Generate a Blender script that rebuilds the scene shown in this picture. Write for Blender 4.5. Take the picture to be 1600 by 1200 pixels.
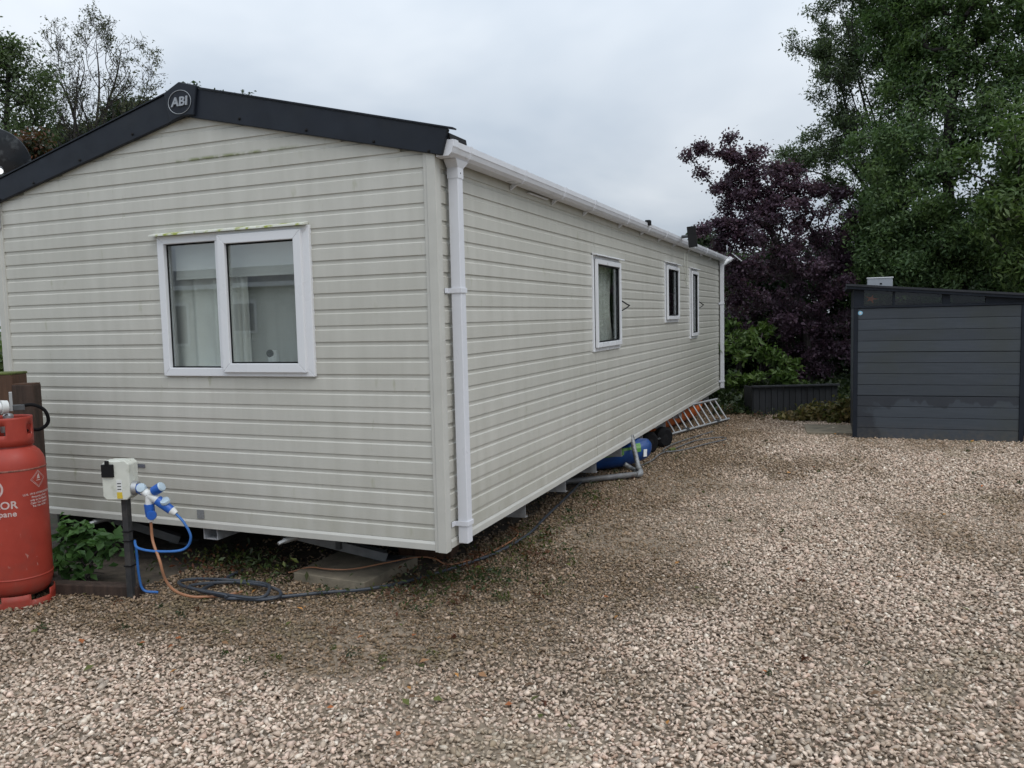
import bpy, bmesh, math, random
import numpy as np
from mathutils import Matrix, Vector

random.seed(7)
rng = np.random.default_rng(7)
scn = bpy.context.scene
COL = scn.collection
for o in list(bpy.data.objects):
    bpy.data.objects.remove(o)

# ------------------------------------------------------------------ camera
CAM = np.array([2.235, -4.272, 1.719])
ROT = np.array([[0.92389, -0.00851, 0.38256], [0.38190, 0.08316, -0.92045], [-0.02398, 0.99650, 0.08008]])
FPX = 1281.17
cd = bpy.data.cameras.new('camera')
cam = bpy.data.objects.new('camera', cd)
COL.objects.link(cam)
m4 = Matrix([list(ROT[i]) + [CAM[i]] for i in range(3)] + [[0, 0, 0, 1]])
cam.matrix_world = m4
cd.sensor_width = 36.0
cd.lens = FPX / 1600 * 36.0
cd.clip_start = 0.05
cd.clip_end = 2000
scn.camera = cam

# ------------------------------------------------------------------ sky and sun
SUN_EL, SUN_AZ = math.radians(52), math.radians(118)     # azimuth measured from +Y towards +X
w = bpy.data.worlds.new('World')
scn.world = w
w.use_nodes = True
nt = w.node_tree
nt.nodes.clear()
N = nt.nodes.new
L = nt.links.new
out = N('ShaderNodeOutputWorld')
sky = N('ShaderNodeTexSky')
sky.sky_type = 'NISHITA'
sky.sun_disc = False
sky.sun_elevation = SUN_EL
sky.sun_rotation = SUN_AZ
sky.dust_density = 3.0
bg_sky = N('ShaderNodeBackground')
bg_sky.inputs['Strength'].default_value = 0.05
L(sky.outputs[0], bg_sky.inputs['Color'])
tc = N('ShaderNodeTexCoord')
sep = N('ShaderNodeSeparateXYZ')
L(tc.outputs['Generated'], sep.inputs[0])
zz = N('ShaderNodeMath'); zz.operation = 'MAXIMUM'; zz.inputs[1].default_value = 0.0
L(sep.outputs['Z'], zz.inputs[0])
zadd = N('ShaderNodeMath'); zadd.operation = 'ADD'; zadd.inputs[1].default_value = 0.22
L(zz.outputs[0], zadd.inputs[0])
dx = N('ShaderNodeMath'); dx.operation = 'DIVIDE'
dy = N('ShaderNodeMath'); dy.operation = 'DIVIDE'
L(sep.outputs['X'], dx.inputs[0]); L(zadd.outputs[0], dx.inputs[1])
L(sep.outputs['Y'], dy.inputs[0]); L(zadd.outputs[0], dy.inputs[1])
cmb = N('ShaderNodeCombineXYZ')
L(dx.outputs[0], cmb.inputs[0]); L(dy.outputs[0], cmb.inputs[1])
cn = N('ShaderNodeTexNoise')
cn.inputs['Scale'].default_value = 0.75
cn.inputs['Detail'].default_value = 5.0
cn.inputs['Roughness'].default_value = 0.5
cn.inputs['Distortion'].default_value = 0.3
L(cmb.outputs[0], cn.inputs['Vector'])
ramp = N('ShaderNodeValToRGB')
ramp.color_ramp.elements[0].position = 0.38
ramp.color_ramp.elements[0].color = (0.292, 0.338, 0.395, 1)
ramp.color_ramp.elements[1].position = 0.62
ramp.color_ramp.elements[1].color = (0.452, 0.484, 0.520, 1)
L(cn.outputs['Fac'], ramp.inputs[0])
# an overcast sky is brighter towards the zenith
zr = N('ShaderNodeMapRange')
zr.inputs['From Min'].default_value = 0.0
zr.inputs['From Max'].default_value = 1.0
zr.inputs['To Min'].default_value = 0.90
zr.inputs['To Max'].default_value = 2.6
L(zz.outputs[0], zr.inputs['Value'])
bg_cl = N('ShaderNodeBackground')
L(ramp.outputs[0], bg_cl.inputs['Color'])
L(zr.outputs[0], bg_cl.inputs['Strength'])
mixw = N('ShaderNodeMixShader')
mixw.inputs[0].default_value = 0.93
L(bg_sky.outputs[0], mixw.inputs[1]); L(bg_cl.outputs[0], mixw.inputs[2])
L(mixw.outputs[0], out.inputs['Surface'])

sd = bpy.data.lights.new('sun', 'SUN')
sd.energy = 0.7
sd.angle = math.radians(35)
sd.color = (1.0, 0.96, 0.9)
sun = bpy.data.objects.new('sun', sd)
COL.objects.link(sun)
sdir = Vector((math.sin(SUN_AZ) * math.cos(SUN_EL), math.cos(SUN_AZ) * math.cos(SUN_EL), math.sin(SUN_EL)))
sun.rotation_euler = sdir.to_track_quat('Z', 'Y').to_euler()
sun.location = (6, -8, 12)

scn.view_settings.view_transform = 'Standard'
scn.view_settings.look = 'None'
scn.view_settings.gamma = 1
scn.view_settings.exposure = 0.55
scn.view_settings.use_curve_mapping = False
scn.render.engine = 'CYCLES'
scn.cycles.max_bounces = 6
scn.cycles.transparent_max_bounces = 12
scn.cycles.use_denoising = True

# ------------------------------------------------------------------ materials
M = {}


class NB:
    """small node builder"""
    def __init__(self, name):
        self.m = bpy.data.materials.new(name)
        self.m.use_nodes = True
        self.t = self.m.node_tree
        self.t.nodes.clear()
        self.o = self.t.nodes.new('ShaderNodeOutputMaterial')
        M[name] = self.m

    def n(self, typ, **kw):
        nd = self.t.nodes.new('ShaderNode' + typ)
        for k, v in kw.items():
            if k[0] == '_':
                setattr(nd, k[1:], v)
            else:
                s = nd.inputs[k.replace('__', ' ')] if not k.startswith('i') or not k[1:].isdigit() else nd.inputs[int(k[1:])]
                if isinstance(v, bpy.types.NodeSocket):
                    self.t.links.new(v, s)
                else:
                    s.default_value = v
        return nd

    def pos(self, scale=(1, 1, 1)):
        g = self.n('NewGeometry')
        mp = self.n('Mapping', Vector=g.outputs['Position'], Scale=scale)
        return mp.outputs[0]

    def noise(self, scale, detail=4, vec=None, rough=0.55, sc3=(1, 1, 1)):
        nd = self.n('TexNoise', Vector=vec if vec is not None else self.pos(sc3), Scale=scale, Detail=detail, Roughness=rough)
        return nd.outputs['Fac']

    def rng(self, v, a, b, c=0.0, d=1.0):
        nd = self.n('MapRange', Value=v)
        nd.inputs['From Min'].default_value = a
        nd.inputs['From Max'].default_value = b
        nd.inputs['To Min'].default_value = c
        nd.inputs['To Max'].default_value = d
        return nd.outputs[0]

    def math(self, op, a, b=None):
        nd = self.n('Math', _operation=op)
        for i, v in enumerate((a, b)):
            if v is None:
                continue
            if isinstance(v, bpy.types.NodeSocket):
                self.t.links.new(v, nd.inputs[i])
            else:
                nd.inputs[i].default_value = v
        return nd.outputs[0]

    def mix(self, f, a, b, mode='MIX'):
        nd = self.n('Mix', _data_type='RGBA', _blend_type=mode)
        for s, v in ((nd.inputs[0], f), (nd.inputs[6], a), (nd.inputs[7], b)):
            if isinstance(v, bpy.types.NodeSocket):
                self.t.links.new(v, s)
            else:
                s.default_value = v if not isinstance(v, tuple) else (tuple(v) + (1,))[:4]
        return nd.outputs[2]

    def bsdf(self, color, rough=0.5, metal=0.0, bump=None, bstr=0.3, bdist=0.01, spec=0.5, **kw):
        b = self.n('BsdfPrincipled')
        for k, v in (('Base Color', color), ('Roughness', rough), ('Metallic', metal), ('Specular IOR Level', spec)):
            s = b.inputs[k]
            if isinstance(v, bpy.types.NodeSocket):
                self.t.links.new(v, s)
            else:
                s.default_value = v if not isinstance(v, tuple) else (tuple(v) + (1,))[:4]
        if bump is not None:
            bp = self.n('Bump', Height=bump, Strength=bstr, Distance=bdist)
            self.t.links.new(bp.outputs[0], b.inputs['Normal'])
        return b.outputs[0]

    def done(self, sh):
        self.t.links.new(sh, self.o.inputs['Surface'])
        return self.m


def simple(name, col, rough=0.5, metal=0.0, var=0.2, vs=6.0, sc3=(1, 1, 1), bs=0.0, bscale=60.0, dirt=None, dth=(0.5, 0.75), ds=3.0, spec=0.5):
    b = NB(name)
    n1 = b.noise(vs, 5, sc3=sc3)
    dark = tuple(c * (1 - var) for c in col)
    lite = tuple(min(1, c * (1 + var)) for c in col)
    c = b.mix(b.rng(n1, 0.3, 0.7), dark, lite)
    if dirt is not None:
        c = b.mix(b.rng(b.noise(ds, 6), dth[0], dth[1]), c, dirt)
    rr = b.rng(b.noise(vs * 2.3, 3), 0.3, 0.7, max(0.02, rough - 0.08), min(1, rough + 0.08))
    bp = b.noise(bscale, 4, sc3=sc3) if bs else None
    return b.done(b.bsdf(c, rr, metal, bp, bs, 0.01, spec))


# vinyl coated cladding: pale greige, faint streaks, algae in spots and along one joint
b = NB('cladding')
g = b.n('NewGeometry')
sp = b.n('SeparateXYZ', Vector=g.outputs['Position'])
big = b.noise(1.2, 4)
streak = b.noise(9.0, 5, sc3=(1.0, 1.0, 0.12))
c = b.mix(b.rng(streak, 0.3, 0.72), (0.486, 0.477, 0.432), (0.552, 0.542, 0.496))
c = b.mix(b.rng(big, 0.45, 0.75, 0, 0.30), c, (0.425, 0.420, 0.370))
spots = b.math('MULTIPLY', b.rng(b.noise(16.0, 5, sc3=(1, 1, 0.35)), 0.62, 0.74), b.rng(b.noise(1.7, 2), 0.48, 0.6))
c = b.mix(b.math('MULTIPLY', spots, 0.55), c, (0.25, 0.26, 0.13))
# algae line under one joint high on the gable
zf = b.math('SUBTRACT', 1.0, b.math('MINIMUM', b.math('MULTIPLY', b.math('ABSOLUTE', b.math('SUBTRACT', sp.outputs['Z'], 2.803)), 60.0), 1.0))
xf = b.math('MULTIPLY', b.rng(sp.outputs['X'], -1.98, -1.85), b.rng(sp.outputs['X'], -0.85, -1.15))
al = b.math('MULTIPLY', b.math('MULTIPLY', zf, xf), b.rng(b.noise(14, 4), 0.36, 0.55))
c = b.mix(b.math('MULTIPLY', al, 0.85), c, (0.16, 0.19, 0.05))
# splash dirt low on the walls
low = b.math('MULTIPLY', b.rng(sp.outputs['Z'], 0.85, 0.35), b.rng(b.noise(7, 5, sc3=(1, 1, 0.4)), 0.4, 0.8, 0.1, 0.6))
c = b.mix(low, c, (0.33, 0.32, 0.25))
oi = b.n('ObjectInfo')
c = b.mix(1.0, c, b.n('CombineColor', Red=b.rng(oi.outputs['Random'], 0, 1, 0.965, 1.03), Green=b.rng(oi.outputs['Random'], 0, 1, 0.965, 1.03), Blue=b.rng(oi.outputs['Random'], 0, 1, 0.955, 1.03)).outputs[0], 'MULTIPLY')
b.done(b.bsdf(c, b.rng(b.noise(20, 3), 0.3, 0.7, 0.30, 0.44), 0, b.noise(2.2, 2), 0.25, 0.02, 0.5))

simple('trim', (0.515, 0.507, 0.466), 0.4, 0, 0.06, 5, bs=0.02)
simple('upvc', (0.72, 0.73, 0.755), 0.3, 0, 0.012, 1.5)
simple('gutter_plastic', (0.68, 0.69, 0.73), 0.35, 0, 0.03, 3, dirt=(0.56, 0.56, 0.55), dth=(0.6, 0.95), ds=4)
simple('drip_algae', (0.62, 0.63, 0.57), 0.6, 0, 0.1, 7, dirt=(0.30, 0.34, 0.06), dth=(0.50, 0.62), ds=14, bs=0.2)
simple('fascia', (0.0105, 0.014, 0.022), 0.5, 0, 0.2, 5, dirt=(0.016, 0.019, 0.025), dth=(0.5, 0.8), ds=4, spec=0.3)
simple('dish_sheen_paint', (0.022, 0.026, 0.033), 0.32, 0, 0.3, 9, dirt=(0.09, 0.10, 0.11), dth=(0.55, 0.68), ds=11)  # pale blotches in the dirt slot paint mottled reflections on the dish
simple('roof', (0.016, 0.018, 0.024), 0.55, 0, 0.25, 8, bs=0.1)
simple('chrome', (0.36, 0.38, 0.41), 0.4, 0.4, 0.08)
simple('core', (0.30, 0.30, 0.27), 0.8)
simple('interior', (0.42, 0.40, 0.36), 0.8)
simple('under', (0.045, 0.043, 0.040), 0.9, 0, 0.3)
simple('galv', (0.40, 0.41, 0.43), 0.5, 0.15, 0.2, 14, dirt=(0.17, 0.155, 0.14), dth=(0.5, 0.8), ds=8)
simple('steady_paint', (0.16, 0.165, 0.17), 0.5, 0.2, 0.25, 12)
simple('post_paint', (0.030, 0.031, 0.033), 0.6, 0, 0.3, 20, dirt=(0.06, 0.055, 0.05), dth=(0.5, 0.75), ds=10)
simple('steel_dark', (0.075, 0.078, 0.082), 0.55, 0.4, 0.3, 12)
simple('aluminium', (0.38, 0.39, 0.40), 0.45, 0.25, 0.12, 10)
simple('black', (0.009, 0.009, 0.010), 0.6, 0, 0.2, spec=0.2)
simple('rubber', (0.008, 0.008, 0.009), 0.9, 0, 0.25, 15, spec=0.15)
simple('curtain', (0.72, 0.72, 0.67), 0.9, 0, 0.08, 5)
simple('net_and_pane_lift', (0.42, 0.42, 0.39), 0.9, 0, 0.08, 5)  # cloth grey, also on the sheet added to lift the gable pane
simple('blind', (0.74, 0.74, 0.69), 0.8, 0, 0.04, 4)
b = NB('bottle_red')
g = b.n('NewGeometry')
sp = b.n('SeparateXYZ', Vector=g.outputs['Position'])
c = b.mix(b.rng(b.noise(6, 5), 0.3, 0.7), (0.295, 0.034, 0.021), (0.375, 0.048, 0.030))
c = b.mix(b.rng(b.noise(9, 6), 0.55, 0.8, 0, 0.6), c, (0.22, 0.050, 0.036))
scuff = b.math('MULTIPLY', b.rng(b.noise(38, 5, sc3=(1, 1, 0.45)), 0.66, 0.72), b.rng(b.noise(4.5, 3), 0.45, 0.62))
c = b.mix(b.math('MULTIPLY', scuff, 0.7), c, (0.46, 0.26, 0.22))
scr = b.rng(b.noise(30, 4, sc3=(1.0, 1.0, 0.06)), 0.70, 0.76, 0, 0.5)
c = b.mix(scr, c, (0.42, 0.20, 0.16))
grime = b.math('MULTIPLY', b.rng(sp.outputs['Z'], 0.30, 0.0), b.rng(b.noise(12, 5), 0.35, 0.7))
c = b.mix(b.math('MULTIPLY', grime, 0.7), c, (0.12, 0.060, 0.045))
b.done(b.bsdf(c, b.rng(b.noise(15, 4), 0.3, 0.7, 0.42, 0.62), 0, b.noise(26, 4), 0.10, 0.006, 0.4))
simple('print_white', (0.52, 0.40, 0.38), 0.6, 0, 0.25, 40)
simple('weld', (0.20, 0.075, 0.055), 0.7, 0.0, 0.5, 60, bs=0.4)
simple('brass', (0.55, 0.45, 0.22), 0.35, 0.7, 0.2)
simple('zinc', (0.46, 0.47, 0.48), 0.4, 0.7, 0.15, 20)
simple('box_grey', (0.60, 0.61, 0.55), 0.5, 0, 0.06, 12, dirt=(0.40, 0.41, 0.34), dth=(0.58, 0.8), ds=16)
simple('plug_blue', (0.015, 0.10, 0.42), 0.35, 0, 0.12, 20)
simple('plug_white', (0.66, 0.67, 0.66), 0.4, 0, 0.08, 20)
simple('plug_clear', (0.42, 0.52, 0.60), 0.25, 0, 0.1)
simple('cable_blue', (0.03, 0.14, 0.42), 0.45, 0, 0.15, 8)
simple('cable_orange', (0.36, 0.165, 0.085), 0.5, 0, 0.2, 8, dirt=(0.20, 0.12, 0.08), dth=(0.5, 0.8), ds=7)
simple('hose_grey', (0.036, 0.044, 0.058), 0.5, 0, 0.25, 9, dirt=(0.07, 0.065, 0.06), dth=(0.5, 0.8), ds=9)
simple('pipe_grey', (0.12, 0.12, 0.122), 0.55, 0, 0.25, 11, dirt=(0.12, 0.11, 0.10), dth=(0.48, 0.7), ds=13)
simple('pipe_tape', (0.25, 0.255, 0.26), 0.45, 0.2, 0.3, 18, dirt=(0.10, 0.10, 0.10), dth=(0.48, 0.62), ds=16)
simple('yellow', (0.62, 0.45, 0.04), 0.5, 0, 0.15)
simple('concrete', (0.215, 0.182, 0.132), 0.9, 0, 0.22, 9, bs=0.4, bscale=70, dirt=(0.10, 0.092, 0.068), dth=(0.5, 0.8), ds=6)
simple('timber_dark', (0.040, 0.024, 0.017), 0.85, 0, 0.45, 30, sc3=(1, 1, 0.08), bs=0.5, bscale=40)
simple('timber_red', (0.075, 0.038, 0.022), 0.85, 0, 0.4, 30, sc3=(1, 1, 0.1), bs=0.5, bscale=40)
simple('timber_fence', (0.16, 0.115, 0.075), 0.85, 0, 0.3, 20, sc3=(1, 1, 0.1), bs=0.3)
simple('moss', (0.085, 0.105, 0.025), 0.95, 0, 0.4, 40, bs=0.8)
simple('kayak_blue', (0.007, 0.048, 0.19), 0.35, 0, 0.2, 5)
simple('kayak_green', (0.09, 0.26, 0.04), 0.4, 0, 0.2, 6)
simple('kayak_orange', (0.50, 0.11, 0.02), 0.45, 0, 0.25, 6, dirt=(0.22, 0.07, 0.03), dth=(0.52, 0.8), ds=5)
simple('shed_frame', (0.011, 0.015, 0.023), 0.6, 0, 0.15, 6, spec=0.25)
simple('planter_timber', (0.018, 0.020, 0.024), 0.75, 0, 0.3, 16, sc3=(1, 1, 0.1), bs=0.25)
simple('sticker_blue', (0.25, 0.5, 0.68), 0.4)
simple('orange_decor', (0.85, 0.22, 0.06), 0.6)
simple('label_dark', (0.12, 0.125, 0.15), 0.4, 0, 0.3, 120)
simple('label_grey', (0.22, 0.225, 0.23), 0.5, 0, 0.3, 140)
simple('soil', (0.060, 0.047, 0.034), 0.95, 0, 0.45, 9, bs=0.8, bscale=30, dirt=(0.035, 0.045, 0.016), dth=(0.55, 0.75), ds=1.6)
simple('turf', (0.045, 0.065, 0.022), 0.95, 0, 0.4, 4, bs=0.8, bscale=30, dirt=(0.07, 0.055, 0.035), dth=(0.5, 0.7), ds=0.6)
simple('yard_dirt', (0.21, 0.165, 0.12), 0.95, 0, 0.4, 12, bs=0.9, bscale=45)
simple('bark', (0.060, 0.050, 0.040), 0.9, 0, 0.4, 12, sc3=(1, 1, 0.25), bs=0.6)
simple('bark_dark', (0.028, 0.023, 0.022), 0.9, 0, 0.4, 12, sc3=(1, 1, 0.25), bs=0.6)
simple('neighbour_wall', (0.62, 0.63, 0.60), 0.5, 0, 0.05, 3)

# shed boards: grey composite with wet/dry patches that end in their own wavy edge
b = NB('shed_board')
g = b.n('NewGeometry')
sp = b.n('SeparateXYZ', Vector=g.outputs['Position'])
grain = b.noise(22, 5, sc3=(0.12, 0.12, 2.0))
c = b.mix(b.rng(grain, 0.3, 0.7), (0.036, 0.045, 0.057), (0.048, 0.058, 0.072))
c = b.mix(b.rng(b.noise(1.6, 3), 0.48, 0.68, 0, 0.6), c, (0.039, 0.046, 0.043))
edge = b.math('ADD', sp.outputs['Z'], b.math('MULTIPLY', b.math('SUBTRACT', b.noise(4.2, 4, sc3=(1, 1, 0.15)), 0.5), 0.55))
wet = b.rng(edge, 0.475, 0.500)
wet = b.math('MULTIPLY', wet, b.rng(sp.outputs['Z'], 0.585, 0.575))
lft = b.math('ADD', sp.outputs['X'], b.math('MULTIPLY', b.math('SUBTRACT', b.noise(3.1, 4), 0.5), 0.8))
wet2 = b.math('MULTIPLY', b.rng(lft, 2.62, 2.56), b.rng(sp.outputs['Z'], 0.56, 0.55))
wet = b.math('MAXIMUM', wet, wet2)
c = b.mix(b.math('MULTIPLY', wet, 0.85), c, (0.020, 0.024, 0.032))
oi = b.n('ObjectInfo')
rv = b.rng(oi.outputs['Random'], 0, 1, 0.86, 1.14)
c = b.mix(1.0, c, b.n('CombineColor', Red=rv, Green=rv, Blue=rv).outputs[0], 'MULTIPLY')
splash = b.math('MULTIPLY', b.rng(sp.outputs['Z'], 0.22, 0.0), b.rng(b.noise(18, 5), 0.35, 0.7))
c = b.mix(b.math('MULTIPLY', splash, 0.6), c, (0.12, 0.10, 0.08))
b.done(b.bsdf(c, b.rng(b.noise(5, 4), 0.3, 0.7, 0.42, 0.68), 0, grain, 0.15, 0.003))

# thin glass: clear, with a mirror part that grows towards grazing view (Schlick)
def thin_glass(name, tint, f0, gain):
    b = NB(name)
    g_ = b.n('NewGeometry')
    dt = b.n('VectorMath', _operation='DOT_PRODUCT')
    b.t.links.new(g_.outputs['Incoming'], dt.inputs[0])
    b.t.links.new(g_.outputs['Normal'], dt.inputs[1])
    c_ = b.math('SUBTRACT', 1.0, b.math('ABSOLUTE', dt.outputs['Value']))
    f_ = b.math('ADD', f0, b.math('MULTIPLY', b.math('POWER', c_, 5.0), gain))
    tr_ = b.n('BsdfTransparent', Color=(*tint, 1))
    gl_ = b.n('BsdfGlossy', Roughness=0.012, Color=(0.95, 0.98, 1, 1))
    mx_ = b.n('MixShader', Fac=f_)
    b.t.links.new(tr_.outputs[0], mx_.inputs[1]); b.t.links.new(gl_.outputs[0], mx_.inputs[2])
    b.done(mx_.outputs[0])


thin_glass('glass', (0.925, 0.945, 0.94), 0.125, 0.8)
thin_glass('glass_dark', (0.62, 0.64, 0.66), 0.03, 0.6)


def attr_mat(name, rough=0.85, trans=0.0, gain=1.0, bump=0.0, spec=0.3):
    b = NB(name)
    a = b.n('Attribute', _attribute_name='tint')
    c = a.outputs['Color']
    if gain != 1.0:
        c = b.mix(1.0, c, (gain, gain, gain), 'MULTIPLY')
    bp = None
    if bump:
        bp = b.noise(160, 3)
        c = b.mix(b.rng(b.noise(90, 3), 0.35, 0.75, 0, 0.22), c, (0.26, 0.19, 0.14))
    s = b.bsdf(c, rough, 0, bp, bump, 0.004, spec)
    if trans:
        t = b.n('BsdfTranslucent')
        b.t.links.new(b.mix(1.0, c, (1.05, 1.15, 0.75), 'MULTIPLY'), t.inputs[0])
        mx = b.n('MixShader', Fac=trans)
        b.t.links.new(s, mx.inputs[1]); b.t.links.new(t.outputs[0], mx.inputs[2])
        s = mx.outputs[0]
    return b.done(s)


attr_mat('leaf', 0.45, 0.38, spec=0.4)
attr_mat('stone', 0.8, 0.0, bump=0.15)
attr_mat('dry_leaf', 0.8, 0.1)

# ------------------------------------------------------------------ helpers
WORLD = {}      # object name -> world location


def props(o, label=None, cat=None, group=None, kind=None):
    for k, v in (('label', label), ('category', cat), ('group', group), ('kind', kind)):
        if v:
            o[k] = v
    return o


def link(o, parent, loc):
    COL.objects.link(o)
    if parent is not None:
        o.parent = parent
        o.location = Vector(loc) - Vector(WORLD[parent.name])
    else:
        o.location = loc
    WORLD[o.name] = tuple(loc)
    return o


def thing(name, loc, label, cat, group=None):
    o = bpy.data.objects.new(name, None)
    o.empty_display_size = 0.1
    link(o, None, loc)
    return props(o, label, cat, group)


def catmull(pts, sub=6):
    P = [np.array(p, float) for p in pts]
    if len(P) < 3:
        return P
    Q = [2 * P[0] - P[1]] + P + [2 * P[-1] - P[-2]]
    out = []
    for i in range(1, len(Q) - 2):
        p0, p1, p2, p3 = Q[i - 1:i + 3]
        for t in np.linspace(0, 1, sub, endpoint=False):
            out.append(0.5 * ((2 * p1) + (-p0 + p2) * t + (2 * p0 - 5 * p1 + 4 * p2 - p3) * t * t + (-p0 + 3 * p1 - 3 * p2 + p3) * t ** 3))
    out.append(P[-1])
    return out


class MB:
    def __init__(self):
        self.v = []
        self.f = []

    def add(self, vs, fs):
        o = len(self.v)
        self.v += [tuple(map(float, p)) for p in vs]
        self.f += [tuple(i + o for i in f) for f in fs]
        return self

    def box(self, x0, x1, y0, y1, z0, z1):
        vs = [(x, y, z) for x in (x0, x1) for y in (y0, y1) for z in (z0, z1)]
        return self.add(vs, [(0, 1, 3, 2), (4, 6, 7, 5), (0, 4, 5, 1), (2, 3, 7, 6), (0, 2, 6, 4), (1, 5, 7, 3)])

    def obox(self, c, ax, hs):
        """oriented box: centre, three axes, half sizes"""
        c = np.array(c, float)
        A = [np.array(a, float) / np.linalg.norm(a) for a in ax]
        vs = [c + A[0] * hs[0] * i + A[1] * hs[1] * j + A[2] * hs[2] * k for i in (-1, 1) for j in (-1, 1) for k in (-1, 1)]
        return self.add(vs, [(0, 1, 3, 2), (4, 6, 7, 5), (0, 4, 5, 1), (2, 3, 7, 6), (0, 2, 6, 4), (1, 5, 7, 3)])

    def bar(self, p, q, wx, wy, up=(0, 0, 1)):
        p, q = np.array(p, float), np.array(q, float)
        d = q - p
        u = np.cross(d, up)
        if np.linalg.norm(u) < 1e-6:
            u = np.array([1.0, 0, 0])
        v = np.cross(u, d)
        return self.obox((p + q) / 2, (d, u, v), (np.linalg.norm(d) / 2, wx / 2, wy / 2))

    def prism(self, poly, a, b):
        """poly: list of 3d points of one end, a/b: offset vectors of the two ends"""
        n = len(poly)
        a, b = np.array(a, float), np.array(b, float)
        vs = [np.array(p) + a for p in poly] + [np.array(p) + b for p in poly]
        fs = [(i, (i + 1) % n, n + (i + 1) % n, n + i) for i in range(n)]
        fs += [tuple(range(n - 1, -1, -1)), tuple(range(n, 2 * n))]
        return self.add(vs, fs)

    def tube(self, pts, r, n=8, sub=6, caps=True):
        P = catmull(pts, sub) if sub > 1 else [np.array(p, float) for p in pts]
        k = len(P)
        R = r if hasattr(r, '__len__') else [r] * k
        if len(R) != k:
            R = np.interp(np.linspace(0, 1, k), np.linspace(0, 1, len(R)), R)
        up = np.array([0.13, 0.21, 0.97])
        vs, fs = [], []
        for i, p in enumerate(P):
            d = P[min(i + 1, k - 1)] - P[max(i - 1, 0)]
            d = d / (np.linalg.norm(d) + 1e-9)
            u = np.cross(d, up)
            if np.linalg.norm(u) < 0.05:
                u = np.cross(d, (1, 0, 0))
            u /= np.linalg.norm(u)
            v = np.cross(d, u)
            up = np.cross(u, d)
            for j in range(n):
                a = 2 * math.pi * j / n
                vs.append(p + R[i] * (math.cos(a) * u + math.sin(a) * v))
        for i in range(k - 1):
            for j in range(n):
                fs.append((i * n + j, i * n + (j + 1) % n, (i + 1) * n + (j + 1) % n, (i + 1) * n + j))
        if caps:
            fs.append(tuple(range(n - 1, -1, -1)))
            fs.append(tuple((k - 1) * n + j for j in range(n)))
        return self.add(vs, fs)

    def lathe(self, prof, c=(0, 0, 0), n=40, axis=(0, 0, 1)):
        ax = np.array(axis, float) / np.linalg.norm(axis)
        u = np.cross(ax, (0.3, 0.9, 0.1)); u /= np.linalg.norm(u)
        v = np.cross(ax, u)
        c = np.array(c, float)
        vs, fs = [], []
        for r, h in prof:
            for j in range(n):
                a = 2 * math.pi * j / n
                vs.append(c + ax * h + r * (math.cos(a) * u + math.sin(a) * v))
        for i in range(len(prof) - 1):
            for j in range(n):
                fs.append((i * n + j, i * n + (j + 1) % n, (i + 1) * n + (j + 1) % n, (i + 1) * n + j))
        if prof[0][0] > 1e-4:
            fs.append(tuple(range(n - 1, -1, -1)))
        if prof[-1][0] > 1e-4:
            fs.append(tuple((len(prof) - 1) * n + j for j in range(n)))
        return self.add(vs, fs)

    def build(self, name, mat, parent=None, smooth=False, bevel=0.0, solid=0.0, label=None, cat=None, group=None, kind=None):
        V = np.array(self.v)
        lo, hi = V.min(0), V.max(0)
        loc = np.array([(lo[0] + hi[0]) / 2, (lo[1] + hi[1]) / 2, lo[2]])
        me = bpy.data.meshes.new(name)
        me.from_pydata([tuple(p - loc) for p in V], [], self.f)
        bm = bmesh.new()
        bm.from_mesh(me)
        bmesh.ops.recalc_face_normals(bm, faces=bm.faces)
        bm.to_mesh(me)
        bm.free()
        me.materials.append(M[mat])
        if smooth:
            for p in me.polygons:
                p.use_smooth = True
            if smooth != 'all':
                me.set_sharp_from_angle(angle=math.radians(40))
        o = bpy.data.objects.new(name, me)
        link(o, parent, loc)
        if solid:
            md = o.modifiers.new('solid', 'SOLIDIFY'); md.thickness = solid; md.offset = 0
        if bevel:
            md = o.modifiers.new('bevel', 'BEVEL'); md.width = bevel; md.segments = 2; md.limit_method = 'ANGLE'
        return props(o, label, cat, group, kind)


def text_mesh(s, size, shear=0.0, depth=0.0, bold=0.0, spacing=1.0):
    cu = bpy.data.curves.new('lettering', 'FONT')
    cu.body = s
    cu.size = size
    cu.shear = shear
    cu.extrude = depth
    cu.offset = bold
    cu.space_character = spacing
    cu.align_x = 'CENTER'
    cu.align_y = 'CENTER'
    o = bpy.data.objects.new('lettering', cu)
    COL.objects.link(o)
    bpy.context.view_layer.update()
    me = bpy.data.meshes.new_from_object(o.evaluated_get(bpy.context.evaluated_depsgraph_get()))
    vs = [tuple(v.co) for v in me.vertices]
    fs = [tuple(p.vertices) for p in me.polygons]
    bpy.data.objects.remove(o)
    bpy.data.curves.remove(cu)
    bpy.data.meshes.remove(me)
    return vs, fs


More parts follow.
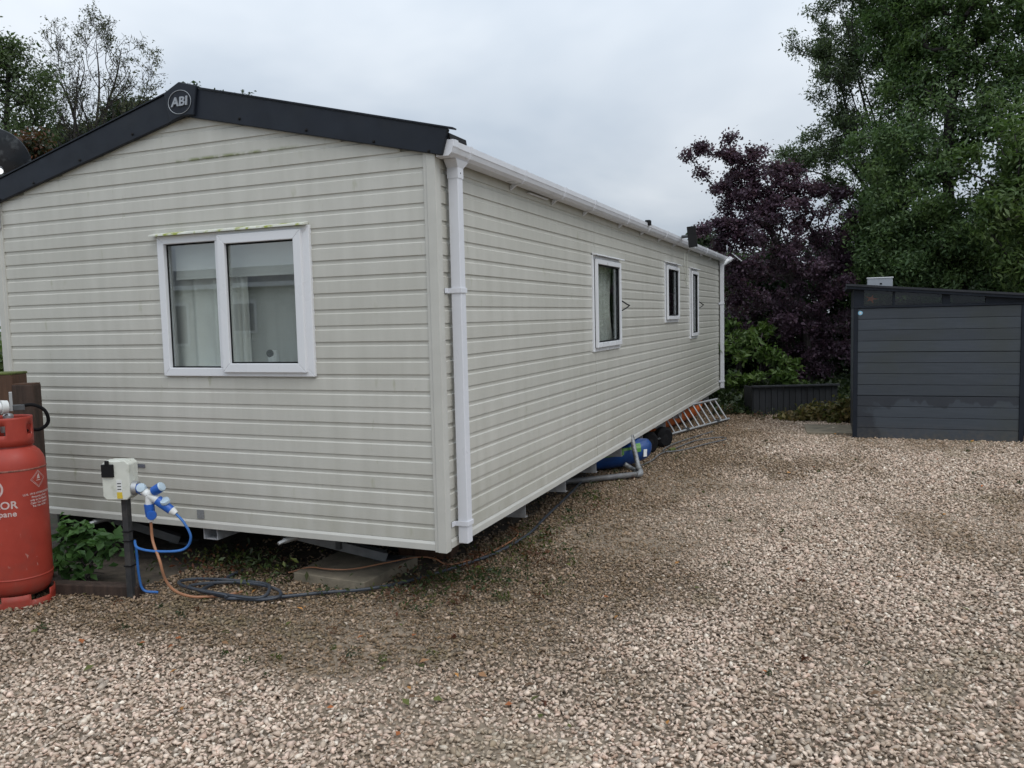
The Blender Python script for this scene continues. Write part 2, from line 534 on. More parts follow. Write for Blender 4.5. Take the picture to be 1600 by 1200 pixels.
def np_mesh(name, verts, faces, tint, mat, parent=None, loc=None, k=4, smooth=False, **kw):
    """big mesh from numpy arrays; tint = colour per vertex"""
    loc = verts.mean(0) if loc is None else np.array(loc, float)
    me = bpy.data.meshes.new(name)
    nv, nf = len(verts), len(faces)
    me.vertices.add(nv)
    me.vertices.foreach_set('co', (verts - loc).astype(np.float32).ravel())
    me.loops.add(nf * k)
    me.loops.foreach_set('vertex_index', faces.astype(np.int32).ravel())
    me.polygons.add(nf)
    me.polygons.foreach_set('loop_start', np.arange(0, nf * k, k, dtype=np.int32))
    if smooth:
        me.polygons.foreach_set('use_smooth', np.ones(nf, bool))
    me.update(calc_edges=True)
    at = me.color_attributes.new('tint', 'FLOAT_COLOR', 'POINT')
    at.data.foreach_set('color', np.concatenate([tint, np.ones((nv, 1))], 1).astype(np.float32).ravel())
    me.materials.append(M[mat])
    o = bpy.data.objects.new(name, me)
    link(o, parent, tuple(loc))
    return props(o, **kw)


_perm = rng.random((64, 64))


def vnoise(x, y, s, octv=3):
    t = 0; a = 1; tot = 0
    for i in range(octv):
        X, Y = x * s + 17.3 * i, y * s + 9.1 * i
        xi, yi = np.floor(X).astype(int), np.floor(Y).astype(int)
        fx, fy = X - xi, Y - yi
        fx, fy = fx * fx * (3 - 2 * fx), fy * fy * (3 - 2 * fy)
        g_ = lambda p, q: _perm[p % 64, q % 64]
        t = t + a * ((g_(xi, yi) * (1 - fx) + g_(xi + 1, yi) * fx) * (1 - fy) + (g_(xi, yi + 1) * (1 - fx) + g_(xi + 1, yi + 1) * fx) * fy)
        tot += a; a *= 0.5; s *= 2.03
    return t / tot


def sstep(a, b_, x):
    t = np.clip((x - a) / (b_ - a), 0, 1)
    return t * t * (3 - 2 * t)


def in_view(P, margin):
    d = (P - CAM) @ ROT
    z = np.maximum(-d[:, 2], 0.3)
    u, v = d[:, 0] / z * FPX, d[:, 1] / z * FPX
    mg = margin * FPX / z
    return (-d[:, 2] > 0.5) & (np.abs(u) < 800 + mg) & (v > -600 - mg)


# ------------------------------------------------------------------ ground
W_, L_ = 3.66, 11.03
me_ = MB()
gs = 500
me_.add([(-gs, -gs, -0.02), (gs, -gs, -0.02), (gs, gs, -0.02), (-gs, gs, -0.02)], [(0, 1, 2, 3)])
me_.build('ground', 'turf', kind='structure')
me_ = MB()
# yard outline (gravel), wide enough to run on behind the camera
me_.add([(-9, -14, 0), (12, -14, 0), (12, 9.2, 0), (4.4, 9.6, 0), (2.0, 9.6, 0), (0.6, 11.4, 0), (-0.4, 12.0, 0), (-9, 12.0, 0)], [(0, 1, 2, 3, 4, 5, 6, 7)])
me_.build('gravel_yard', 'yard_dirt', kind='structure')


def dirt_at(x, y):
    """0 = clean pale chippings, 1 = brown, mossy chippings near the caravan"""
    nz = vnoise(x + 40, y + 40, 1.3, 4)
    df = np.where(x < 0.4, -y, 9.0) + np.maximum(x - 0.0, 0) * 0.6         # distance before the front wall
    ds = np.where(y > -0.6, x, 9.0)                                         # distance beside the long wall
    ds = np.where(y < 0, np.hypot(np.maximum(x, 0), y) , ds)
    a = 1 - sstep(1.0, 1.45, df + (nz - 0.5) * 1.1)
    c_ = 1 - sstep(0.40, 2.1, ds + (nz - 0.5) * 1.2)
    return np.clip(np.maximum(a, c_), 0, 1)


# stone shapes
stones = []
for i in range(28):
    bm = bmesh.new()
    npt = 8 if i < 16 else 6
    pts = rng.normal(size=(npt, 3)) if i < 16 else np.array([[1, 0, 0], [-1, 0, 0], [0, 1, 0], [0, -1, 0], [0, 0, 1], [0, 0, -1]]) + rng.normal(0, 0.35, (6, 3))
    pts /= np.linalg.norm(pts, axis=1)[:, None]
    pts *= np.array([1.0, 0.80, 0.62]) * rng.uniform(0.85, 1.1, (npt, 1))
    for p in pts:
        bm.verts.new(p)
    bmesh.ops.convex_hull(bm, input=bm.verts)
    for v in [v for v in bm.verts if not v.link_faces]:
        bm.verts.remove(v)
    bmesh.ops.triangulate(bm, faces=bm.faces)
    bm.verts.index_update()
    stones.append((np.array([v.co[:] for v in bm.verts]), np.array([[v.index for v in f.verts] for f in bm.faces])))
    bm.free()


def scatter(x0, x1, y0, y1, step):
    xs, ys = np.arange(x0, x1, step), np.arange(y0, y1, step)
    X, Y = np.meshgrid(xs, ys)
    P = np.stack([X.ravel(), Y.ravel()], 1)
    return P + rng.uniform(-0.62, 0.62, P.shape) * step


P = scatter(-5.5, 7.5, -3.6, 12.0, 0.0183)
P3 = np.c_[P, np.zeros(len(P))]
keep = in_view(P3, 0.55)
under = (P[:, 0] < -0.35 + 0.3 * (vnoise(P[:, 0], P[:, 1], 2.1) - 0.5)) & (P[:, 1] > 0.28) & (P[:, 0] > -3.5)
keep &= ~(under & (rng.random(len(P)) > 0.16))
keep &= ~((P[:, 0] < -3.3) & (P[:, 1] > 0.0))
edge_y = 9.5 + 1.9 * sstep(2.0, 0.5, P[:, 0]) + 0.25 * (vnoise(P[:, 0], P[:, 1], 3) - 0.5)
keep &= P[:, 1] < edge_y
shed_in = (P[:, 0] > 2.33) & (P[:, 0] < 4.2) & (P[:, 1] > 7.9)
keep &= ~shed_in
keep &= ~((P[:, 0] < -2.05) & (P[:, 1] > -0.62 + 0.12 * vnoise(P[:, 0], P[:, 1], 4)))      # planted strip behind the bottle
dist = np.hypot(P[:, 0] - CAM[0], P[:, 1] - CAM[1])
lod = np.where(dist < 6.0, 1.0, np.where(dist < 8.5, 0.76, 0.52))
keep &= rng.random(len(P)) < lod
P, dist, lod = P[keep], dist[keep], lod[keep]
n = len(P)
dirt = dirt_at(P[:, 0], P[:, 1])
size = rng.lognormal(math.log(0.0140), 0.28, n) * (1 - 0.12 * dirt) * (1 / np.sqrt(lod)) ** 0.7
big = rng.random(n) < 0.01
size[big] *= 1.6
# the bed is gently uneven, ruts and heaps of a centimetre or two
bed = 0.03 * (vnoise(P[:, 0] + 9, P[:, 1] + 5, 0.9, 2) - 0.5)
z = np.maximum(bed, -0.008) + rng.uniform(-0.004, 0.012, n)
pal = np.array([[0.62, 0.545, 0.505], [0.55, 0.47, 0.43], [0.59, 0.485, 0.45], [0.47, 0.40, 0.36], [0.40, 0.36, 0.335], [0.70, 0.66, 0.63], [0.47, 0.36, 0.315], [0.28, 0.255, 0.24]])
pi = rng.choice(len(pal), n, p=[0.25, 0.2, 0.16, 0.13, 0.08, 0.09, 0.06, 0.03])
col = pal[pi] * rng.uniform(0.82, 1.15, (n, 1)) * np.array([1.19, 1.10, 0.96])
brown = np.array([[0.225, 0.175, 0.128], [0.18, 0.138, 0.098], [0.155, 0.128, 0.085], [0.31, 0.245, 0.190]])[rng.integers(0, 4, n)] * rng.uniform(0.75, 1.2, (n, 1)) * np.array([0.92, 0.81, 0.66])
mid = (0.30 + 0.16 * sstep(3.8, 5.2, dist)) * sstep(0.40, 0.66, vnoise(P[:, 0] * 1.5 + 3, P[:, 1] * 0.75 + 8 + P[:, 0] * 0.4, 0.8, 4)) + 0.05
far = 0.26 * sstep(4.0, 7.5, dist)
dd = np.clip(np.maximum(dirt * 0.96, mid + far) + rng.normal(0, 0.20, n), 0, 1)[:, None]
col = col * (1 - dd) + brown * dd
# small mossy patches
ms = sstep(0.70, 0.80, vnoise(P[:, 0] + 22, P[:, 1] + 31, 2.6, 3))[:, None] * 0.28
col = col * (1 - ms) + np.array([0.17, 0.16, 0.085]) * ms
ti = np.where(dist < 6.0, rng.integers(0, 16, n), rng.integers(16, 28, n))
# random rotations, mostly lying flat
ang = rng.uniform(0, 2 * math.pi, n); tx = rng.normal(0, 0.22, n); ty = rng.normal(0, 0.22, n)
ca, sa = np.cos(ang), np.sin(ang)
V_, F_, T_ = [], [], []
off = 0
for k in range(len(stones)):
    idx = np.where(ti == k)[0]
    sv, sf = stones[k]
    m = len(idx)
    q = sv[None] * size[idx][:, None, None]
    x, y, zz_ = q[..., 0], q[..., 1], q[..., 2]
    zt = zz_ + x * tx[idx][:, None] + y * ty[idx][:, None]
    xr = x * ca[idx][:, None] - y * sa[idx][:, None]
    yr = x * sa[idx][:, None] + y * ca[idx][:, None]
    vv = np.stack([xr + P[idx, 0][:, None], yr + P[idx, 1][:, None], zt + z[idx][:, None] + 0.004], -1).reshape(-1, 3)
    ff = (sf[None] + (np.arange(m) * len(sv))[:, None, None]).reshape(-1, 3) + off
    off += len(vv)
    V_.append(vv); F_.append(ff); T_.append(np.repeat(col[idx], len(sv), 0))
np_mesh('gravel', np.concatenate(V_), np.concatenate(F_), np.concatenate(T_), 'stone', k=3, kind='stuff', label='pale pinkish stone chippings covering the whole yard', cat='gravel')
print('stones', n, 'tris', sum(len(f) for f in F_))

# dark earth under the caravan and in the planted strip
sm = MB()
sm.add([(-9, -0.72, 0.006), (-2.05, -0.60, 0.006), (-1.9, -0.1, 0.006), (-0.35, 0.25, 0.006), (-0.35, 11.3, 0.006), (-9, 11.3, 0.006)], [(0, 1, 2, 3, 4, 5)])
sm.build('earth', 'soil', kind='structure')

# ------------------------------------------------------------------ the static caravan
van = thing('static_caravan', (-1.83, 5.5, 0.0), 'long cream clad static caravan with dark gable fascia standing on the gravel', 'caravan')
APX, APZ, SLOPE = -1.782, 3.245, 0.248
FWIN = (-2.08, -0.868, 1.395, 2.318)
SWIN = [(3.07, 3.99, 1.397, 2.275), (6.25, 7.08, 1.625, 2.375), (8.01, 8.60, 1.36, 2.38)]
WT = 0.05


def roof_z(x):
    return APZ - abs(x - APX) * SLOPE


def wall_with_holes(axis, lo, hi, z0, z1, holes, p0, p1):
    """a wall slab cut up round its openings"""
    mb = MB()

    def bx(a, c_, za, zb):
        if c_ - a > 1e-4 and zb - za > 1e-4:
            if axis == 'x':
                mb.box(a, c_, p0, p1, za, zb)
            else:
                mb.box(p0, p1, a, c_, za, zb)
    cur = lo
    for h in sorted(holes):
        bx(cur, h[0], z0, z1)
        bx(h[0], h[1], z0, h[2])
        bx(h[0], h[1], h[3], z1)
        cur = h[1]
    bx(cur, hi, z0, z1)
    return mb


mb = wall_with_holes('x', -W_ + 0.02, -0.02, 0.36, 2.70, [FWIN], 0.0, WT)
xa = [(-W_ + 0.02, 2.70), (-0.02, 2.70), (-0.02, roof_z(-0.02) - 0.03), (APX, APZ - 0.03), (-W_ + 0.02, roof_z(-W_ + 0.02) - 0.03)]
mb.prism([(x, 0, z_) for x, z_ in xa], (0, 0.0, 0), (0, WT, 0))
fw = mb.build('front_wall', 'core', van)
sw = wall_with_holes('y', 0.0, L_, 0.36, 2.70, SWIN, -WT, -0.001).build('side_wall', 'core', van)
mb = MB().box(-W_, -W_ + WT, 0, L_, 0.36, 2.70); lw = mb.build('left_wall', 'cladding', van)
mb = MB().box(-W_, 0, L_ - WT, L_, 0.36, 2.70)
mb.prism([(x, 0, z_ + (0.001 if z_ == 2.70 else 0)) for x, z_ in xa], (0, L_ - WT, 0), (0, L_, 0)); mb.build('rear_wall', 'cladding', van)
MB().box(-W_ + 0.05, -0.06, 0.06, L_ - 0.06, 0.352, 0.40).build('floor', 'under', van)
mb = MB().box(-W_ + 0.08, -0.08, 3.0, 3.05, 0.41, 2.66); mb.build('partition', 'interior', van)
mb = MB().box(-W_ + 0.06, -0.06, 0.06, L_ - 0.06, 2.62, 2.66); mb.build('ceiling_lining', 'interior', van)


def prof(zb, a, b_):
    ks = [zb, zb + 0.0700, zb + 0.0765, zb + 0.1]
    ns = [0.0105, 0.0105, 0.0035, 0.0035]
    zs = sorted({a, b_} | {k for k in ks if a < k < b_})
    return [(float(np.interp(q, ks, ns)), q) for q in zs]


def board(parent, wall, a, c_, zb, z0=None, z1=None):
    z0 = zb if z0 is None else z0
    z1 = zb + 0.1 if z1 is None else z1
    if c_ - a < 0.01 or z1 - z0 < 0.004:
        return
    pr = prof(zb, z0, z1)
    jit = random.uniform(-0.0008, 0.0008)
    poly = [(n_ + jit, q) for n_, q in pr] + [(-0.0005 - 0.0004, z1), (-0.0009, z0)]
    m_ = MB()
    if wall == 'front':
        m_.prism([(a, -n_, q) for n_, q in poly], (0, 0, 0), (c_ - a, 0, 0))
    else:
        m_.prism([(n_, a, q) for n_, q in poly], (0, 0, 0), (0, c_ - a, 0))
    m_.build('cladding_board', 'cladding', parent)


for k in range(0, 28):
    zb = 0.40 + 0.1 * k
    lo, hi = -W_ + 0.052, -0.052
    lim = (APZ - 0.055 - (zb + 0.1)) / SLOPE
    if lim <= 0.02:
        break
    lo, hi = max(lo, APX - lim), min(hi, APX + lim)
    x0, x1, z0, z1 = FWIN
    if zb + 0.1 <= z0 or zb >= z1:
        board(fw, 'front', lo, hi, zb)
    else:
        board(fw, 'front', lo, x0, zb)
        board(fw, 'front', x1, hi, zb)
        board(fw, 'front', x0, x1, zb, zb, min(z0, zb + 0.1))
        board(fw, 'front', x0, x1, zb, max(z1, zb), zb + 0.1)
JT = [0.052, 3.155, 8.105, L_ - 0.052]
for s in range(3):
    for k in range(0, 23):
        zb = 0.40 + 0.1 * k
        a, e = JT[s] + (0.003 if s else 0), JT[s + 1] - (0.003 if s < 2 else 0)
        cuts = [a]
        for (y0, y1, z0, z1) in SWIN:
            yy0, yy1 = max(a, y0), min(e, y1)
            if yy1 - yy0 < 0.01 or zb + 0.1 <= z0 or zb >= z1:
                continue
            board(sw, 'side', cuts[-1], yy0, zb)
            board(sw, 'side', yy0, yy1, zb, zb, min(z0, zb + 0.1))
            board(sw, 'side', yy0, yy1, zb, max(z1, zb), zb + 0.1)
            cuts.append(yy1)
        board(sw, 'side', cuts[-1], e, zb)

# bottom rails and corner trims
MB().prism([(0, -0.020, 0.345), (0, -0.020, 0.382), (0, -0.012, 0.398), (0, 0.03, 0.398), (0, 0.03, 0.345)], (-W_ + 0.055, 0, 0), (-0.055, 0, 0)).build('bottom_rail', 'trim', van)
MB().prism([(0.020, 0, 0.345), (0.020, 0, 0.382), (0.012, 0, 0.398), (-0.03, 0, 0.398), (-0.03, 0, 0.345)], (0, 0.055, 0), (0, L_ - 0.055, 0)).build('bottom_rail', 'trim', van)


def corner(x, y, sx, sy):
    """L shaped corner trim with a stepped edge, outer corner at x,y; sx,sy point outwards"""
    z0, z1 = 0.335, 2.715
    a = 0.026
    P_ = [(a, a), (a, -0.030), (0.019, -0.034), (0.019, -0.055), (0.0, -0.055), (0.0, 0.0), (-0.055, 0.0), (-0.055, 0.019), (-0.034, 0.019), (-0.030, a)]
    MB().prism([(x + sx * p, y + sy * q, 0) for p, q in P_], (0, 0, z0), (0, 0, z1)).build('corner_trim', 'trim', van, bevel=0.002)


corner(0, 0, 1, -1)
corner(-W_, 0, -1, -1)
corner(0, L_, 1, 1)

# roof: two ribbed sheets
for sgn in (1, -1):
    m_ = MB()
    e = 1.865
    steps = np.arange(-0.04, L_ + 0.05, 0.0625)
    vs, fs = [], []
    for i, y in enumerate(steps):
        bumpz = 0.022 if i % 4 in (1, 2) else 0.0
        for t in (0.0, e):
            for dz in (0.0, -0.02):
                vs.append((APX + sgn * t, y, APZ - 0.052 - t * SLOPE + bumpz + dz))
    for i in range(len(steps) - 1):
        q = i * 4
        fs += [(q, q + 2, q + 6, q + 4), (q + 1, q + 5, q + 7, q + 3), (q + 2, q + 3, q + 7, q + 6), (q, q + 4, q + 5, q + 1)]
    m_.add(vs, fs)
    m_.build('roof_sheet', 'roof', van)
MB().prism([(APX - 0.12, 0, APZ - 0.055), (APX, 0, APZ - 0.015), (APX + 0.12, 0, APZ - 0.055), (APX, 0, APZ - 0.035)], (0, 0.02, 0), (0, L_, 0)).build('ridge_cap', 'roof', van)

# gable fascia boards, screws and the ridge badge
FH = 0.188
for sgn, tip in ((1, 1.905), (-1, 1.93)):
    top = [(APX, APZ + 0.018), (APX + sgn * tip, APZ + 0.018 - tip * SLOPE)]
    low = [(APX + sgn * (tip - 0.045), APZ + 0.018 - FH - (tip - 0.045) * SLOPE + 0.035), (APX, APZ + 0.018 - FH)]
    f_ = MB().prism([(x, 0, z_) for x, z_ in top + low], (0, -0.045, 0), (0, -0.0165, 0)).build('gable_fascia', 'fascia', van, bevel=0.004)
    lip = MB().bar((APX + sgn * 0.02, -0.028, APZ + 0.022), (APX + sgn * (tip + 0.035), -0.028, APZ + 0.022 - (tip + 0.02) * SLOPE), 0.05, 0.008)
    lip.build('top_flange', 'fascia', f_)
    for t in (0.45, 0.95, 1.42, 1.78):
        x = APX + sgn * t
        MB().lathe([(0.0, 0.010), (0.007, 0.008), (0.010, 0.0)], (x, -0.045, APZ - t * SLOPE - 0.125), 10, (0, -1, 0)).build('screw_cap', 'black', f_, smooth=True)
    if sgn == 1:      # dark foam closer behind the fascia end, above the gutter cap
        MB().prism([(0.09, 0, 2.742), (0.125, 0, 2.742), (0.120, 0, 2.772), (0.09, 0, 2.778)], (0, -0.02, 0), (0, 0.2, 0)).build('eaves_closer', 'black', van)
BDX = 0.018
bp_ = [(-1.945, 3.232), (APX - 0.01 - BDX, 3.290), (-1.665, 3.250), (-1.672, 3.222), (-1.700, 3.066), (-1.74, 3.072), (-1.80, 3.070), (-1.86, 3.055), (-1.90, 3.042), (-1.935, 3.215)]
bd = MB().prism([(x + BDX, 0, z_) for x, z_ in bp_], (0, -0.066, 0), (0, -0.044, 0)).build('ridge_badge', 'fascia', van, bevel=0.006)
m_ = MB()
cx_, cz_ = -1.788, 3.160
ring = []
for j in range(49):
    a = 2 * math.pi * j / 48
    ring.append((cx_ + 0.094 * math.cos(a), -0.069, cz_ + 0.074 * math.sin(a)))
m_.tube(ring, 0.0022, 6, 1, caps=False)
m_.build('oval_ring', 'chrome', bd, smooth=True)
vs, fs = text_mesh('ABI', 0.078, 0.12, 0.004, 0.0022, 1.05)
MB().add([(cx_ + x * 1.12, -0.070 - z_, cz_ + y) for x, y, z_ in vs], fs).build('lettering', 'chrome', bd)

# gutter
GX0, GX1, GZ0, GZ1 = 0.034, 0.140, 2.650, 2.732
gp = [(GX0, GZ1 + 0.01), (GX0, GZ0), (GX1 - 0.030, GZ0), (GX1 - 0.012, GZ0 + 0.018), (GX1 - 0.004, GZ1 - 0.040), (GX1, GZ1 - 0.034), (GX1, GZ1), (GX1 - 0.012, GZ1), (GX1 - 0.012, GZ1 - 0.03), (GX1 - 0.02, GZ0 + 0.02), (GX1 - 0.034, GZ0 + 0.006), (GX0 + 0.005, GZ0 + 0.006), (GX0 + 0.005, GZ1 + 0.01)]
gut = MB().prism([(x, 0, z_) for x, z_ in gp], (0, 0.0, 0), (0, L_ + 0.02, 0)).build('gutter', 'gutter_plastic', van)


def grow_poly(g_, k):
    cxm, czm = (GX0 + GX1) / 2, (GZ0 + GZ1) / 2
    outl = [(GX0 - 0.002, GZ1 + 0.012), (GX0 - 0.002, GZ0 - k), (GX1 - 0.028, GZ0 - k), (GX1 - 0.012 + k, GZ0 + 0.014), (GX1 - 0.004 + k, GZ1 - 0.042), (GX1 + k, GZ1 - 0.034), (GX1 + k, GZ1 + k), (GX1 - 0.02, GZ1 + k)]
    return [(x, 0, z_) for x, z_ in outl]


for y0, y1, k in ((-0.022, 0.000, 0.004), (0.001, 0.045, 0.006), (0.215, 0.245, 0.005), (L_ + 0.0, L_ + 0.03, 0.005)):
    MB().prism(grow_poly(None, k), (0, y0, 0), (0, y1, 0)).build('gutter_end_cap' if y0 < 0 or y0 > 5 else 'gutter_joint', 'gutter_plastic', gut, bevel=0.002)
for y in (1.12, 1.98, 2.80, 4.0, 4.93, 5.85, 6.75, 7.85, 8.88, 9.82):
    mb = MB().prism(grow_poly(None, 0.005), (0, y - 0.014, 0), (0, y + 0.014, 0))
    mb.prism([(0.020, 0, GZ0 - 0.006), (0.07, 0, GZ0 - 0.006), (0.020, 0, GZ0 - 0.040)], (0, y - 0.010, 0), (0, y + 0.010, 0))
    mb.build('gutter_bracket', 'gutter_plastic', gut)
MB().box(0.014, 0.034, 1.45, 1.85, GZ0 - 0.020, GZ0 - 0.012).build('soffit_clip', 'gutter_plastic', gut)
MB().box(0.002, 0.033, 0.06, L_ - 0.06, 2.702, 2.735).build('eaves_fascia', 'trim', van)


def downpipe(y0, far=False):
    z0 = 0.362
    x0, x1, y1 = 0.034, 0.098, y0 + 0.068
    dp = MB().box(x0, x1, y0, y1, z0, 2.585).build('downpipe', 'gutter_plastic', van, bevel=0.004)
    sk = MB()
    sk.box(x0 - 0.003, x1 + 0.003, y0 - 0.003, y1 + 0.003, 2.545, 2.605)
    a = [(x0 - 0.003, y0 - 0.003, 2.605), (x1 + 0.003, y0 - 0.003, 2.605), (x1 + 0.003, y1 + 0.003, 2.605), (x0 - 0.003, y1 + 0.003, 2.605)]
    e = [(GX0, y0 - 0.05, 2.647), (GX1 - 0.025, y0 - 0.05, 2.647), (GX1 - 0.025, y1 + 0.05, 2.647), (GX0, y1 + 0.05, 2.647)]
    sk.add(a + e, [(0, 1, 5, 4), (1, 2, 6, 5), (2, 3, 7, 6), (3, 0, 4, 7), (4, 5, 6, 7), (3, 2, 1, 0)])
    sk.build('gutter_outlet', 'gutter_plastic', dp)
    for z_ in (1.875, 0.470):
        c_ = MB()
        c_.box(x1, x1 + 0.006, y0 - 0.005, y1 + 0.005, z_, z_ + 0.030)
        c_.box(0.014, x1 + 0.006, y0 - 0.008, y0 - 0.002, z_, z_ + 0.030)
        c_.box(0.014, 0.020, y0 - 0.050, y0 - 0.008, z_, z_ + 0.030)
        c_.box(0.014, x1 + 0.006, y1 + 0.002, y1 + 0.008, z_, z_ + 0.030)
        c_.build('pipe_clip', 'gutter_plastic', dp, bevel=0.0015)
    if not far:
        MB().lathe([(0.0, 0.003), (0.004, 0.002), (0.005, 0)], (x1 + 0.003, (y0 + y1) / 2, 2.575), 8, (1, 0, 0)).build('screw', 'steel_dark', dp)


downpipe(0.118)
downpipe(10.88, True)


# windows ------------------------------------------------------------
class Win:
    """frame builder on either wall: a along the wall, n outwards, z up"""
    def __init__(self, wall):
        self.w = wall

    def pt(self, a, n_, z_):
        return (a, -n_, z_) if self.w == 'front' else (n_, a, z_)

    def ring(self, a0, a1, z0, z1, wd, n0, n1, name, mat, parent, bot=None, bevel=0.004):
        bot = wd if bot is None else bot
        m = MB()
        q = [(a0, z0), (a1, z0), (a1, z1), (a0, z1)]
        p = [(a0 + wd, z0 + bot), (a1 - wd, z0 + bot), (a1 - wd, z1 - wd), (a0 + wd, z1 - wd)]
        for i in range(4):
            j = (i + 1) % 4
            poly = [q[i], q[j], p[j], p[i]]
            m.add([self.pt(x, n0, z_) for x, z_ in poly] + [self.pt(x, n1, z_) for x, z_ in poly], [(0, 1, 2, 3), (7, 6, 5, 4), (0, 4, 5, 1), (1, 5, 6, 2), (2, 6, 7, 3), (3, 7, 4, 0)])
        return m.build(name, mat, parent, bevel=bevel)

    def slab(self, a0, a1, z0, z1, n0, n1, name, mat, parent, **kw):
        m = MB()
        vs = [self.pt(a, n_, z_) for a in (a0, a1) for n_ in (n0, n1) for z_ in (z0, z1)]
        m.add(vs, [(0, 1, 3, 2), (4, 6, 7, 5), (0, 4, 5, 1), (2, 3, 7, 6), (0, 2, 6, 4), (1, 5, 7, 3)])
        return m.build(name, mat, parent, **kw)

    def curtain(self, a0, a1, z0, z1, n_, parent, waves=7, amp=0.022, pinch=None, seed=0, mat='curtain'):
        r_ = random.Random(seed)
        m = MB()
        na, nz_ = 60, 14
        ph = r_.uniform(0, 6)
        for i in range(na + 1):
            t = i / na
            for j in range(nz_ + 1):
                s = j / nz_
                a = a0 + (a1 - a0) * t
                if pinch:
                    a = a0 + (a1 - a0) * t * (1 - pinch * math.sin(math.pi * min(1, s * 1.0)) ** 2)
                d = amp * (0.6 + 0.4 * (1 - s)) * math.sin(ph + waves * 2 * math.pi * t + 0.8 * math.sin(3.1 * t * 6) + 0.3 * s)
                m.v.append(self.pt(a, n_ + d, z0 + (z1 - z0) * s))
        for i in range(na):
            for j in range(nz_):
                q = i * (nz_ + 1) + j
                m.f.append((q, q + 1, q + nz_ + 2, q + nz_ + 1))
        return m.build('curtain', mat, parent, smooth='all', solid=0.003)


Wf = Win('front')
win = Wf.ring(-2.092, -0.858, 1.383, 2.322, 0.055, -0.03, 0.030, 'window', 'upvc', van)
Wf.slab(-1.599, -1.545, 1.439, 2.266, -0.03, 0.0295, 'mullion', 'upvc', win, bevel=0.003)
Wf.slab(-2.038, -1.600, 1.437, 2.268, -0.012, -0.006, 'fixed_pane', 'glass', win)
sash = Wf.ring(-1.562, -0.908, 1.410, 2.298, 0.058, 0.012, 0.052, 'opening_sash', 'upvc', win)
Wf.slab(-1.505, -0.965, 1.467, 2.241, 0.016, 0.022, 'sash_pane', 'glass', win)
for a0, a1, z0, z1 in ((-2.037, -1.600, 1.438, 2.267), (-1.504, -0.966, 1.468, 2.240)):
    Wf.ring(a0 + 0.0005, a1 - 0.0005, z0 + 0.0005, z1 - 0.0005, 0.009, -0.004 if a0 < -2 else 0.024, 0.002 if a0 < -2 else 0.030, 'glazing_gasket', 'black', win, bevel=0)
m_ = MB()
m_.prism([(0, -0.013, 2.345), (0, -0.062, 2.331), (0, -0.064, 2.319), (0, -0.013, 2.325)], (-2.130, 0, 0), (-0.870, 0, 0))
m_.build('drip_moulding', 'drip_algae', win, bevel=0.002)
Wf.slab(-2.06, -0.90, 2.055, 2.33, -0.105, -0.100, 'roller_blind', 'blind', win)
Wf.slab(-2.06, -0.90, 2.035, 2.054, -0.11, -0.095, 'blind_bar', 'blind', win)
Wf.curtain(-2.22, -1.50, 1.20, 2.34, -0.16, win, 5, 0.022, None, 3)
Wf.curtain(-1.56, -1.475, 1.20, 2.34, -0.13, win, 2, 0.02, None, 8)
Wf.curtain(-1.62, -0.62, 1.20, 2.34, -0.23, win, 9, 0.007, None, 11, 'net_and_pane_lift')  # grey sheet added to lift the dark pane, standing in for reflected light
Wf.slab(-2.07, -0.88, 1.420, 1.440, -0.24, -0.052, 'inner_sill', 'upvc', win)

Ws = Win('side')
for i, (y0, y1, z0, z1) in enumerate(SWIN):
    wn = Ws.ring(y0 - 0.012, y1 + 0.012, z0 - 0.012, z1 + 0.006, 0.040, -0.03, 0.024, 'window', 'upvc', van)
    Ws.ring(y0 + 0.024, y1 - 0.020, z0 + 0.026, z1 - 0.026, 0.046, 0.029, 0.052, 'opening_sash', 'upvc', wn)
    Ws.ring(y0 + 0.029, y1 - 0.029, z0 + 0.030, z1 - 0.030, 0.046, 0.006, 0.0285, 'sash_shadow_line', 'black', wn, bevel=0)  # black ring painted in for the shadow line between frame and sash
    Ws.slab(y0 + 0.0755, y1 - 0.0755, z0 + 0.0765, z1 - 0.0765, 0.014, 0.020, 'pane', 'glass', wn)
    Ws.ring(y0 + 0.0705, y1 - 0.0665, z0 + 0.0725, z1 - 0.0725, 0.014, 0.0295, 0.036, 'glazing_gasket', 'black', wn, bevel=0)
    MB().prism([(0.013, 0, z1 + 0.030), (0.066, 0, z1 + 0.016), (0.068, 0, z1 + 0.004), (0.013, 0, z1 + 0.010)], (0, y0 - 0.005, 0), (0, y1 + 0.06, 0)).build('drip_moulding', 'upvc', wn, bevel=0.002)
    if i == 0:
        Ws.curtain(y0 + 0.02, y1 + 0.06, z0 - 0.1, z1 + 0.05, -0.085, wn, 6, 0.032, 0.12, 5)
    elif i == 1:
        Ws.curtain(y0 + 0.45, y0 + 0.72, z0 - 0.1, z1 + 0.05, -0.12, wn, 3, 0.02, None, 6, 'net_and_pane_lift')
    else:
        Ws.slab(y0 + 0.02, y1 + 0.30, z0 - 0.05, z1 + 0.05, -0.10, -0.095, 'roller_blind', 'net_and_pane_lift', wn)
    if i != 1:
        zc = (z0 + z1) / 2 - 0.01
        st = MB().tube([(0.052, y1 - 0.01, zc + 0.04), (0.085, y1 + 0.07, zc + 0.005), (0.10, y1 + 0.105, zc - 0.005)], 0.007, 6, 1)
        st.tube([(0.10, y1 + 0.105, zc - 0.005), (0.075, y1 + 0.05, zc - 0.035), (0.052, y1 - 0.01, zc - 0.055)], 0.006, 6, 1)
        st.build('window_stay', 'black', wn)

# small labels on the gable
Wf.slab(-2.440, -2.335, 0.735, 0.760, 0.0125, 0.0155, 'maker_plate', 'label_dark', van)
Wf.slab(-1.885, -1.825, 0.408, 0.468, 0.0125, 0.0150, 'foil_patch', 'label_grey', van)

